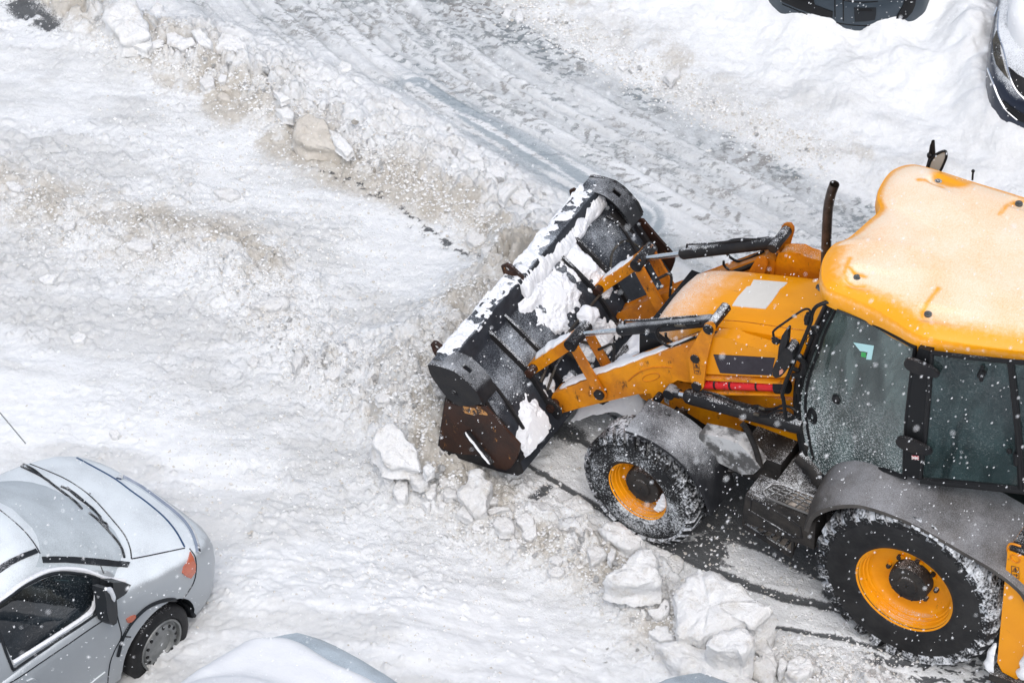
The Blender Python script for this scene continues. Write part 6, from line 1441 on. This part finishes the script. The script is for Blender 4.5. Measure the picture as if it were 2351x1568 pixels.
SL = [
 (zB, [(1000, 480), (1070, 435), (1150, 430), (1330, 520), (1560, 640), (1820, 785), (1825, 830), (1640, 1030), (1560, 1010), (1400, 1040), (1200, 1110), (1100, 1180), (980, 1160), (870, 1130), (830, 1040), (870, 880), (855, 700), (880, 640), (960, 570)], 'largest flat snow slab, standing tilted below the tractor between its wheels', W_, .22, .10, (.10, .28)),
 (zB, [(1160, 1190), (1200, 1100), (1290, 1060), (1480, 1000), (1560, 1010), (1620, 1080), (1625, 1180), (1590, 1240), (1520, 1310), (1480, 1280), (1330, 1265), (1240, 1260)], 'pointed snow block leaning on the lower edge of the largest slab', W_, .20, .12, (.0, .2)),
 (zB, [(660, 1190), (830, 1160), (1000, 1170), (1190, 1240), (1320, 1350), (1520, 1480), (1690, 1540), (1690, 1620), (1400, 1640), (900, 1480), (830, 1380), (760, 1290), (680, 1230)], 'long white slab at the bottom edge in front of the largest slab', W_, .16, .0, (.0, .15)),
 (zB, [(1650, 1040), (1740, 1080), (1810, 1190), (1870, 1330), (1850, 1440), (1830, 1560), (1620, 1500), (1610, 1400), (1700, 1320), (1640, 1230)], 'upright snow block right of the pointed block', G_, .16, 0, (.1, .1)),
 (zB, [(1950, 1460), (1970, 1330), (2100, 1280), (2190, 1320), (2230, 1400), (2170, 1480), (2060, 1520), (1980, 1500)], 'round white lump at the bottom edge under the rear wheel track', W_, .12, 0, (.1, .1)),
 (zB, [(1870, 1440), (1890, 1320), (1930, 1300), (1975, 1370), (1940, 1430), (1890, 1480)], 'narrow white chunk between the upright block and the round lump', W_, .08, 0, (0, 0)),
 (zB, [(160, 530), (230, 470), (380, 380), (450, 300), (560, 240), (660, 240), (720, 350), (700, 430), (720, 560), (650, 590), (500, 620), (380, 600), (230, 590)], 'wide lumpy snow block below the front wheel with a ledge on top', W_, .20, .02, (.0, .2)),
 (zB, [(100, 40), (200, -20), (330, -10), (450, 80), (560, 150), (540, 200), (430, 270), (330, 230), (200, 150)], 'oblong snow block touching the lower side of the front tyre', W_, .16, .02, (.1, .1)),
 (zB, [(0, 250), (80, 215), (170, 240), (200, 300), (120, 370), (40, 400)], 'angular snow chunk left of the wide lumpy block', G_, .09, 0, (0, .1)),
 (zB, [(200, 330), (240, 230), (290, 260), (270, 350), (240, 370)], 'small upright white chunk beside the angular chunk', W_, .07, 0, (0, 0)),
 (zB, [(300, 260), (360, 250), (390, 290), (370, 330), (310, 320)], 'small flat chunk directly under the oblong block', W_, .05, 0, (0, 0)),
 (zB, [(600, 850), (700, 830), (760, 740), (800, 740), (820, 840), (780, 900), (690, 940), (630, 900)], 'shell shaped snow chunk left of the largest slab', W_, .09, 0, (0, .2)),
 (zB, [(605, 1060), (680, 1000), (790, 1010), (850, 1100), (860, 1140), (720, 1150), (640, 1100)], 'smooth white chunk touching the lower left of the largest slab', W_, .10, 0, (0, .1)),
 (zB, [(440, 740), (500, 690), (545, 700), (540, 750), (490, 780)], 'small white flake of packed snow below the wide lumpy block', W_, .04, 0, (0, 0)),
 (zB, [(770, 400), (830, 310), (900, 320), (950, 360), (940, 440), (880, 520), (800, 440)], 'thin flat slab on the asphalt above the largest slab', G_, .04, 0, (0, 0)),
 (zB, [(670, 250), (740, 250), (850, 290), (800, 345), (720, 320)], 'grey chunk behind the wide lumpy block', G_, .07, 0, (0, 0)),
 (zC, [(190, 330), (240, 230), (350, 170), (420, 210), (480, 300), (560, 400), (600, 520), (590, 570), (500, 560), (420, 530), (350, 540), (280, 500), (240, 400)], 'broad pale slab leaning on the pile left of the bucket', W_, .16, .03, (-.15, .35)),
 (zC, [(880, 720), (950, 640), (980, 550), (1085, 560), (1090, 600), (1160, 640), (1120, 760), (1115, 900), (1020, 925), (970, 870), (885, 790)], 'big angular grey slab just below the bucket corner', G_, .16, .05, (.0, .35)),
 (zC, [(370, 690), (420, 635), (490, 650), (495, 740), (460, 800), (400, 790), (372, 740)], 'bright round chunk below the broad pale slab', W_, .13, 0, (0, .1)),
 (zC, [(300, 580), (350, 570), (380, 640), (340, 665), (300, 640)], 'small round chunk left of the bright round chunk', W_, .07, 0, (0, .1)),
 (zC, [(625, 740), (650, 650), (720, 660), (715, 740), (680, 785), (640, 780)], 'cubic white chunk left of the big angular slab', W_, .09, 0, (0, .1)),
 (zC, [(610, 545), (650, 490), (710, 540), (690, 570), (640, 600)], 'white chunk between the broad slab and the bucket', W_, .08, 0, (0, .1)),
 (zC, [(500, 600), (560, 580), (660, 600), (650, 660), (590, 690), (530, 670)], 'grey chunk at the foot of the broad pale slab', G_, .08, 0, (0, .1)),
 (zC, [(740, 640), (780, 615), (845, 625), (835, 670), (760, 690)], 'rounded grey chunk up the pile left of the big angular slab', G_, .07, 0, (0, .1)),
 (zC, [(770, 750), (800, 700), (880, 720), (890, 775), (800, 775)], 'layered chunk pressed against the big angular slab', G_, .06, 0, (0, .1)),
 (zC, [(1125, 800), (1150, 770), (1215, 785), (1200, 825), (1140, 830)], 'small rounded chunk right of the big angular slab', G_, .06, 0, (0, .1)),
 (zC, [(1115, 880), (1180, 850), (1290, 845), (1310, 865), (1200, 900), (1150, 925)], 'bent ragged chunk below the small rounded one', G_, .06, 0, (0, .1)),
 (zC, [(1170, 990), (1200, 930), (1290, 930), (1340, 980), (1340, 1050), (1230, 1050)], 'square grey chunk left of two bright white ones', G_, .09, 0, (0, .1)),
 (zC, [(1350, 960), (1390, 910), (1450, 890), (1500, 940), (1500, 1000), (1410, 1030)], 'upper of two bright white chunks below the bucket', W_, .10, 0, (0, .1)),
 (zC, [(1400, 1070), (1430, 1030), (1520, 980), (1525, 1080), (1480, 1125), (1430, 1110)], 'lower of two bright white chunks below the bucket', W_, .09, 0, (0, .1)),
 (zC, [(1000, 1010), (1050, 970), (1095, 990), (1085, 1040), (1020, 1040)], 'small bright chunk alone below the big angular slab', W_, .06, 0, (0, .1)),
 (zC, [(1300, 1160), (1340, 1100), (1395, 1165), (1350, 1180)], 'small white pyramid of snow lying clear of the rubble', W_, .06, 0, (0, .1)),
 (zC, [(880, 900), (930, 840), (1010, 900), (1015, 950), (990, 965)], 'flat wedge under the big angular slab', G_, .07, 0, (0, .1)),
 (zC, [(1800, 960), (1920, 900), (1950, 1000), (2000, 1080), (1900, 1100), (1800, 1030)], 'dirty lump between the front wheel and the bright chunks', G_, .12, 0, (0, .1)),
 (zC, [(1720, 800), (1850, 760), (1950, 810), (1980, 870), (1900, 900), (1740, 900)], 'broad low slab left of the front tyre', G_, .08, 0, (0, .1)),
 (zC, [(600, 815), (675, 812), (670, 850), (640, 865)], 'small white chunk below the cubic chunk', W_, .05, 0, (0, .1)),
 (zC, [(735, 850), (760, 810), (795, 830), (780, 862)], 'tiny bright chunk right of the small white one', W_, .05, 0, (0, .1)),
 (zC, [(1610, 1360), (1680, 1320), (1740, 1330), (1750, 1380), (1700, 1410), (1630, 1400)], 'grey ice lump alone on the packed snow', G_, .07, 0, (0, .1)),
 (zC, [(1620, 1260), (1680, 1235), (1740, 1270), (1700, 1315), (1640, 1300)], 'greyish lump just above the grey ice lump', G_, .06, 0, (0, .1)),
 (zC, [(790, 1150), (830, 1120), (850, 1150), (815, 1172)], 'single small chunk out on the packed snow', W_, .04, 0, (0, .1)),
 (zC, [(1070, 1160), (1100, 1120), (1120, 1150)], 'smallest white chunk left of the snow pyramid', W_, .04, 0, (0, .1)),
 (z9, [(590, 100), (620, 40), (700, -20), (800, -10), (830, 80), (880, 205), (790, 235), (710, 245), (640, 160)], 'largest white block on the ridge near the top left', W_, .18, .05, (.05, .25)),
 (z9, [(770, 250), (800, 210), (890, 215), (895, 260), (860, 300), (790, 270)], 'square white block right under the largest ridge block', W_, .10, 0, (0, .1)),
 (z9, [(880, 60), (920, 15), (960, 30), (945, 80), (910, 88)], 'small round chunk right of the largest ridge block', W_, .08, 0, (0, .1)),
 (z9, [(1120, 180), (1180, 165), (1250, 250), (1240, 285), (1170, 260)], 'white block in the middle of the upper ridge', W_, .11, 0, (0, .2)),
 (z9, [(1255, 260), (1300, 190), (1400, 210), (1445, 260), (1440, 300), (1350, 325), (1270, 310)], 'round snow boulder at the right of the upper ridge', W_, .14, 0, (0, .2)),
 (z9, [(975, 200), (1020, 180), (1080, 215), (1140, 225), (1150, 255), (1070, 290), (980, 260)], 'low white block left of the middle ridge block', W_, .10, 0, (0, .2)),
 (z9, [(880, 250), (930, 225), (965, 240), (940, 275), (890, 285)], 'small block next to the square white block', W_, .07, 0, (0, .2)),
 (z9, [(1715, 770), (1750, 700), (1810, 655), (1900, 700), (1960, 790), (1995, 880), (1900, 870), (1800, 860), (1740, 820)], 'big dirty beige slab halfway along the ridge', D_t, .16, .04, (-.1, .3)),
 (z9, [(1620, 640), (1680, 620), (1730, 660), (1720, 700), (1660, 690)], 'white chunk above the dirty beige slab', W_, .08, 0, (0, .1)),
 (z9, [(1170, 480), (1210, 425), (1255, 455), (1260, 500), (1200, 520)], 'grey pointed chunk in the brown part of the ridge', G_, .09, 0, (0, .2)),
 (z9, [(1280, 460), (1300, 430), (1335, 445), (1330, 470), (1290, 485)], 'small white cube right of the grey pointed chunk', W_, .06, 0, (0, .1)),
 (z9, [(1278, 560), (1300, 535), (1345, 560), (1358, 595), (1300, 585)], 'darkest small chunk under the small white cube', D_t, .06, 0, (0, .1)),
 (z9, [(1290, 510), (1330, 500), (1360, 530), (1310, 535)], 'little brown chunk above the darkest chunk', D_t, .05, 0, (0, .1)),
 (z9, [(1255, 1115), (1330, 1100), (1400, 1120), (1410, 1150), (1350, 1175), (1290, 1160)], 'flat grey disc of ice lying alone on the packed snow', G_, .07, .01, (0, .1)),
 (z9, [(1985, 400), (2010, 355), (2070, 380), (2065, 415), (2000, 420)], 'white chunk on the icy lane near the ridge', W_, .08, 0, (0, .1)),
 (z9, [(2280, 600), (2300, 555), (2351, 590), (2410, 640), (2350, 645)], 'grey edged slab where the blue scraped ice begins', G_, .08, 0, (0, .1)),
 (z9, [(1605, 530), (1660, 545), (1710, 580), (1650, 600)], 'thin white plate above the ridge middle', W_, .04, 0, (0, .1)),
 (z9, [(1930, 760), (2000, 780), (2080, 880), (2040, 915), (1970, 860)], 'long pale slab right of the dirty beige slab', W_, .08, 0, (0, .2)),
 (z9, [(30, 1070), (80, 1060), (140, 1100), (110, 1125), (50, 1110)], 'oval lump near the left edge in the grey snow', G_, .06, 0, (0, .1)),
 (z9, [(360, 1330), (400, 1290), (450, 1300), (430, 1340), (380, 1355)], 'small oval lump right of the left grey patch', G_, .05, 0, (0, .1)),
 (z9, [(735, 1430), (800, 1390), (890, 1410), (890, 1450), (830, 1475), (760, 1460)], 'low beige slab in the dirty patch at the left', G_, .07, 0, (0, .1)),
 (z10, [(1145, 110), (1160, 70), (1190, 65), (1195, 110), (1160, 135)], 'round chunk on the edge of the far bank', W_, .09, 0, (0, .1)),
 (z10, [(755, 820), (830, 805), (850, 830), (790, 845)], 'first flat chunk in the row beside the scraped ice', W_, .06, 0, (0, .1)),
 (z10, [(850, 915), (870, 890), (930, 895), (960, 935), (890, 945)], 'second chunk in the row beside the scraped ice', W_, .08, 0, (0, .1)),
 (z10, [(880, 960), (960, 945), (972, 1000), (935, 1015), (885, 990)], 'third chunk in the row beside the scraped ice', W_, .09, 0, (0, .1)),
 (z10, [(975, 985), (1040, 965), (1095, 1010), (1080, 1045), (980, 1030)], 'fourth and widest chunk in the row beside the scraped ice', W_, .09, 0, (0, .1)),
 (z10, [(1110, 1140), (1180, 1090), (1215, 1110), (1255, 1155), (1225, 1165), (1190, 1210), (1130, 1190)], 'ragged white slab at the end of the row nearest the bucket', W_, .09, 0, (0, .15)),
 (z10, [(1050, 1110), (1090, 1070), (1160, 1085), (1110, 1140), (1080, 1190), (1050, 1160)], 'white chunk wedged behind the ragged slab', W_, .08, 0, (0, .15)),
 (z10, [(860, 1370), (900, 1345), (970, 1390), (970, 1420), (905, 1445), (865, 1410)], 'squarish grey chunk on the left rim of the ridge near the bucket', G_, .09, 0, (0, .15)),
 (z10, [(945, 1460), (1010, 1440), (1020, 1470), (965, 1495)], 'small grey chunk below the squarish one', G_, .07, 0, (0, .1)),
 (z10, [(2020, 440), (2110, 370), (2115, 440), (2060, 485)], 'dirty wedge on the inner edge of the far bank', G_, .07, 0, (0, .1)),
 (z10, [(1750, 390), (1780, 370), (1805, 395), (1780, 415)], 'small white cube at the foot of the far bank', W_, .06, 0, (0, .1)),
 (z10, [(1070, 90), (1090, 50), (1130, 60), (1110, 105)], 'chunk left of the round one on the far bank', W_, .07, 0, (0, .1)),
 (z11, [(1470, 690), (1560, 640), (1690, 640), (1700, 680), (1620, 725), (1530, 720)], 'wide thin beige slab in the rubble left of the bucket', G_, .09, .02, (0, .15)),
 (z11, [(225, 540), (270, 510), (345, 515), (310, 560), (260, 570)], 'oval lump at the left between the two grey patches', W_, .07, 0, (0, .1)),
 (z11, [(1450, 1030), (1490, 990), (1520, 1010), (1510, 1050), (1480, 1060)], 'lone lump left of the grey rubble field', G_, .06, 0, (0, .1)),
 (z11, [(1190, 310), (1230, 290), (1290, 285), (1270, 318), (1220, 328)], 'left of two brown flat chunks in the dirty patch', D_t, .05, 0, (0, .1)),
 (z11, [(1300, 305), (1350, 285), (1410, 300), (1370, 328), (1330, 330)], 'right of two brown flat chunks in the dirty patch', D_t, .05, 0, (0, .1)),
 (z11, [(410, 880), (460, 850), (510, 870), (490, 910), (430, 915)], 'soft round lump out on the clean snow at the left', W_, .06, 0, (0, .1)),
 (z11, [(640, 1440), (690, 1425), (705, 1450), (690, 1475), (655, 1475)], 'small round lump above the silver hatchback bonnet', W_, .06, 0, (0, .1)),
 (z11, [(1380, 380), (1430, 370), (1437, 410), (1400, 432)], 'small pale lump beside the brown patch', G_, .05, 0, (0, .1)),
 (z11, [(1715, 1030), (1730, 960), (1765, 940), (1790, 980), (1750, 1060), (1735, 1090)], 'tall narrow shard in the grey rubble field', G_, .10, 0, (0, .1)),
 (z11, [(1900, 1080), (1990, 1040), (2030, 1080), (1960, 1130), (1910, 1120)], 'flat shard in the middle of the grey rubble field', G_, .07, 0, (0, .1)),
 (z11, [(2050, 1180), (2100, 1170), (2120, 1220), (2070, 1215)], 'bright shard right of the flat shard', W_, .05, 0, (0, .1)),
 (z11, [(2200, 1230), (2240, 1200), (2300, 1230), (2290, 1260), (2220, 1265)], 'grey chunk at the foot of the pushed pile', G_, .07, 0, (0, .1)),
]
for i, s_ in enumerate(SL):
    fn, D, lab, mt, th, lift, tilt = s_
    slab(fn, D, lab, mt, th*(1.05 if th >= .2 else .72), lift+(.03 if th >= .15 else .0), tilt, seed=i+3, group=None)
# small chunks: a few shapes, many copies
protos = []
for q_ in range(9):
    rs = random.Random(100+q_); bm = B()
    ax_ = Vector((1, rs.uniform(.62, .95), rs.uniform(.42, .75)))
    for _ in range(15):
        v = Vector((rs.gauss(0, 1), rs.gauss(0, 1), rs.gauss(0, 1))).normalized(); bm.verts.new(Vector((v.x*ax_.x, v.y*ax_.y, v.z*ax_.z))*rs.uniform(.82, 1.05))
    r = bmesh.ops.convex_hull(bm, input=bm.verts[:])
    for v in [v for v in bm.verts if not v.link_faces]: bm.verts.remove(v)
    bmesh.ops.bevel(bm, geom=bm.edges[:], offset=.10, segments=1, affect='EDGES', clamp_overlap=True)
    bmesh.ops.triangulate(bm, faces=bm.faces[:]); bmesh.ops.subdivide_edges(bm, edges=bm.edges[:], cuts=1, use_grid_fill=True)
    rough(bm, .07, 1.6, q_+2)
    bmesh.ops.recalc_face_normals(bm, faces=bm.faces)
    for mt in (W_, G_, D_t):
        me_ = bpy.data.meshes.new('snow_chunk'); bm.to_mesh(me_); me_.materials.append(M[mt])
        for p in me_.polygons: p.use_smooth = True
        me_.set_sharp_from_angle(angle=math.radians(62))
        protos.append((mt, me_))
    bm.free()
def zone(line, spread, n, smin, smax, mts, label, grp, seed):
    rs = random.Random(seed); P = line; seg = list(zip(P, P[1:])); Ls = [math.dist(a, b) for a, b in seg]
    for _ in range(n):
        t = rs.random()*sum(Ls); k = 0
        while t > Ls[k] and k < len(Ls)-1: t -= Ls[k]; k += 1
        a, b = seg[k]; f = t/Ls[k]; px = a[0]+(b[0]-a[0])*f+rs.gauss(0, spread); py = a[1]+(b[1]-a[1])*f+rs.gauss(0, spread*.8)
        g = gp(px, py)
        if -1.3 < g.x < 3.9 and -1.15 < g.y < 1.12: continue
        s_ = smin*(smax/smin)**(rs.random()**2.2); mt = rs.choice(mts); me_ = rs.choice([m_ for q_, m_ in protos if q_ == mt])
        o = bpy.data.objects.new('snow_chunk', me_); COL.objects.link(o)
        o.location = (g.x, g.y, g.z+s_*.22); o.scale = (s_, s_*rs.uniform(.8, 1.1), s_*rs.uniform(.75, 1.1)); o.rotation_euler = (rs.uniform(-.5, .5), rs.uniform(-.5, .5), rs.uniform(0, 6.28))
        tag(o, label, 'snow chunk', grp)
zone([(230, 60), (420, 130), (560, 190), (700, 270), (830, 340), (960, 410)], 26, 62, .016, .055, (W_, W_, G_, D_t), 'small snow chunk on the upper ridge of plowed snow', 'small chunks on the upper ridge', 1)
zone([(960, 260), (1060, 345), (1150, 400), (1240, 470), (1200, 520)], 24, 34, .016, .05, (W_, W_, G_), 'small snow chunk on the ridge edge beside the scraped ice', 'small chunks by the scraped ice', 2)
zone([(640, 720), (690, 800), (760, 860), (860, 900), (930, 940)], 28, 64, .014, .045, (G_, G_, W_), 'small grey snow chunk in the rubble field left of the bucket', 'small chunks in the rubble field', 3)
zone([(900, 1060), (1000, 1110), (1090, 1180), (1200, 1220), (1330, 1270), (1440, 1330), (1560, 1420)], 32, 74, .014, .055, (W_, W_, G_), 'small snow chunk in the spill between bucket and front wheel', 'small chunks in the spill', 4)
zone([(1430, 1500), (1560, 1470), (1750, 1560), (1900, 1540), (2040, 1560)], 26, 30, .016, .05, (W_, W_, G_), 'small snow chunk around the large slabs at the bottom', 'small chunks round the slabs', 5)
zone([(1160, 10), (1300, 70), (1430, 150), (1600, 230), (1760, 300), (1900, 370)], 14, 26, .012, .035, (W_, G_), 'small snow chunk along the foot of the far bank', 'small chunks by the far bank', 6)
# crumbs: too many to count
def crumb_mat():
    N = NT('broken_snow_crumbs'); p = N.n('ShaderNodeBsdfPrincipled'); g = N.n('ShaderNodeNewGeometry')
    r = N.n('ShaderNodeValToRGB'); N.l(g.outputs['Random Per Island'], r.inputs[0]); e = r.color_ramp.elements
    e[0].color = (.56, .53, .48, 1); e[1].color = (.84, .85, .86, 1); x = e.new(.3); x.color = (.70, .69, .67, 1); x = e.new(.6); x.color = (.78, .79, .80, 1)
    N.l(r.outputs[0], p.inputs['Base Color']); p.inputs['Roughness'].default_value = .9; N.l(p.outputs[0], N.out.inputs[0]); return N.m
def crumbs(name, lines, n, seed, smax=.016):
    rs = random.Random(seed); bm = B()
    V = []; F = []
    oc = [(1, 0, 0), (-1, 0, 0), (0, 1, 0), (0, -1, 0), (0, 0, 1), (0, 0, -1)]; of = [(0, 2, 4), (2, 1, 4), (1, 3, 4), (3, 0, 4), (2, 0, 5), (1, 2, 5), (3, 1, 5), (0, 3, 5)]
    tot = 0
    for P, spread, w8 in lines:
        seg = list(zip(P, P[1:])); Ls = [math.dist(a, b) for a, b in seg]
        for _ in range(int(n*w8)):
            t = rs.random()*sum(Ls); k = 0
            while t > Ls[k] and k < len(Ls)-1: t -= Ls[k]; k += 1
            a, b = seg[k]; f = t/Ls[k]; px = a[0]+(b[0]-a[0])*f+rs.gauss(0, spread); py = a[1]+(b[1]-a[1])*f+rs.gauss(0, spread)
            p = bp(px, py, 'z', .1); z_ = gh(p.x, p.y); p = bp(px, py, 'z', z_)
            s_ = .005*(smax/.005)**(rs.random()**1.8); k0 = len(V); an = rs.uniform(0, 6.28); c, s = math.cos(an), math.sin(an)
            for v in oc:
                j = rs.uniform(.65, 1.2); x, y, z = v[0]*s_*j*1.2, v[1]*s_*j, v[2]*s_*j*.8+v[0]*s_*.3
                V.append((p.x+c*x-s*y, p.y+s*x+c*y, gh(p.x, p.y)+z+s_*.2))
            F += [(a_+k0, b_+k0, c_+k0) for a_, b_, c_ in of]
    me_ = bpy.data.meshes.new(name); me_.from_pydata(V, [], F); me_.update(); o = link(name, me_, crumb_mat(), None, None)
    return tag(o, 'loose crumbs of broken snow scattered over the ground', 'snow crumbs', None, 'stuff')
crumbs('snow_crumbs', [([(230, 60), (560, 190), (960, 410), (1150, 560)], 36, 1.), ([(0, 460), (300, 540), (620, 640), (700, 800), (930, 930)], 55, 1.), ([(880, 1020), (1100, 1170), (1400, 1310), (1700, 1520), (2050, 1560)], 48, 1.2),
   ([(1120, 680), (1000, 830), (960, 960)], 38, .7), ([(1160, 0), (1500, 190), (1900, 370)], 26, .5), ([(1250, 1050), (1600, 1260), (1900, 1380)], 60, .12), ([(300, 900), (700, 1200), (1200, 1450)], 130, .35), ([(400, 300), (900, 650)], 110, .35)], 6500, 9, .017)
# ------------------------------------------------------------------ falling snow
def flakes(n, seed):
    rs = random.Random(seed); V = []; F = []
    oc = [(1, 0, 0), (-1, 0, 0), (0, 1, 0), (0, -1, 0), (0, 0, 1), (0, 0, -1)]; of = [(0, 2, 4), (2, 1, 4), (1, 3, 4), (3, 0, 4), (2, 0, 5), (1, 2, 5), (3, 1, 5), (0, 3, 5)]
    c0 = bp(W0/2, H0/2, 'z', 0); D_ = (c0-CC).length
    k = 0
    while k < n:
        t = (rs.random())**(1/3)*(D_+3)
        if t < 7: continue
        wx, wy = 5.2*t/D_+.3, 3.6*t/D_+.3
        p = CC+CF*t+CR*rs.uniform(-wx, wx)+CU*rs.uniform(-wy, wy)
        if p.z < .05: continue
        s_ = rs.uniform(.0020, .0042)*(1.0 if rs.random() < .95 else 1.4); k += 1; k0 = len(V)
        ax_ = Vector((.55, .2, -1)).normalized()+Vector((rs.gauss(0, .3), rs.gauss(0, .3), rs.gauss(0, .3))); ax_.normalize(); b = ax_.orthogonal().normalized(); c = ax_.cross(b); L = rs.uniform(1.0, 2.2)
        for v in oc: V.append(tuple(p+ax_*v[0]*s_*L+b*v[1]*s_+c*v[2]*s_*rs.uniform(.6, 1)))
        F += [(a_+k0, b_+k0, c_+k0) for a_, b_, c_ in of]
    me_ = bpy.data.meshes.new('falling_snow'); me_.from_pydata(V, [], F); me_.update()
    return tag(link('falling_snow', me_, 'snow', None, None), 'white flakes of falling snow in the air', 'falling snow', None, 'stuff')
flakes(14000, 5)
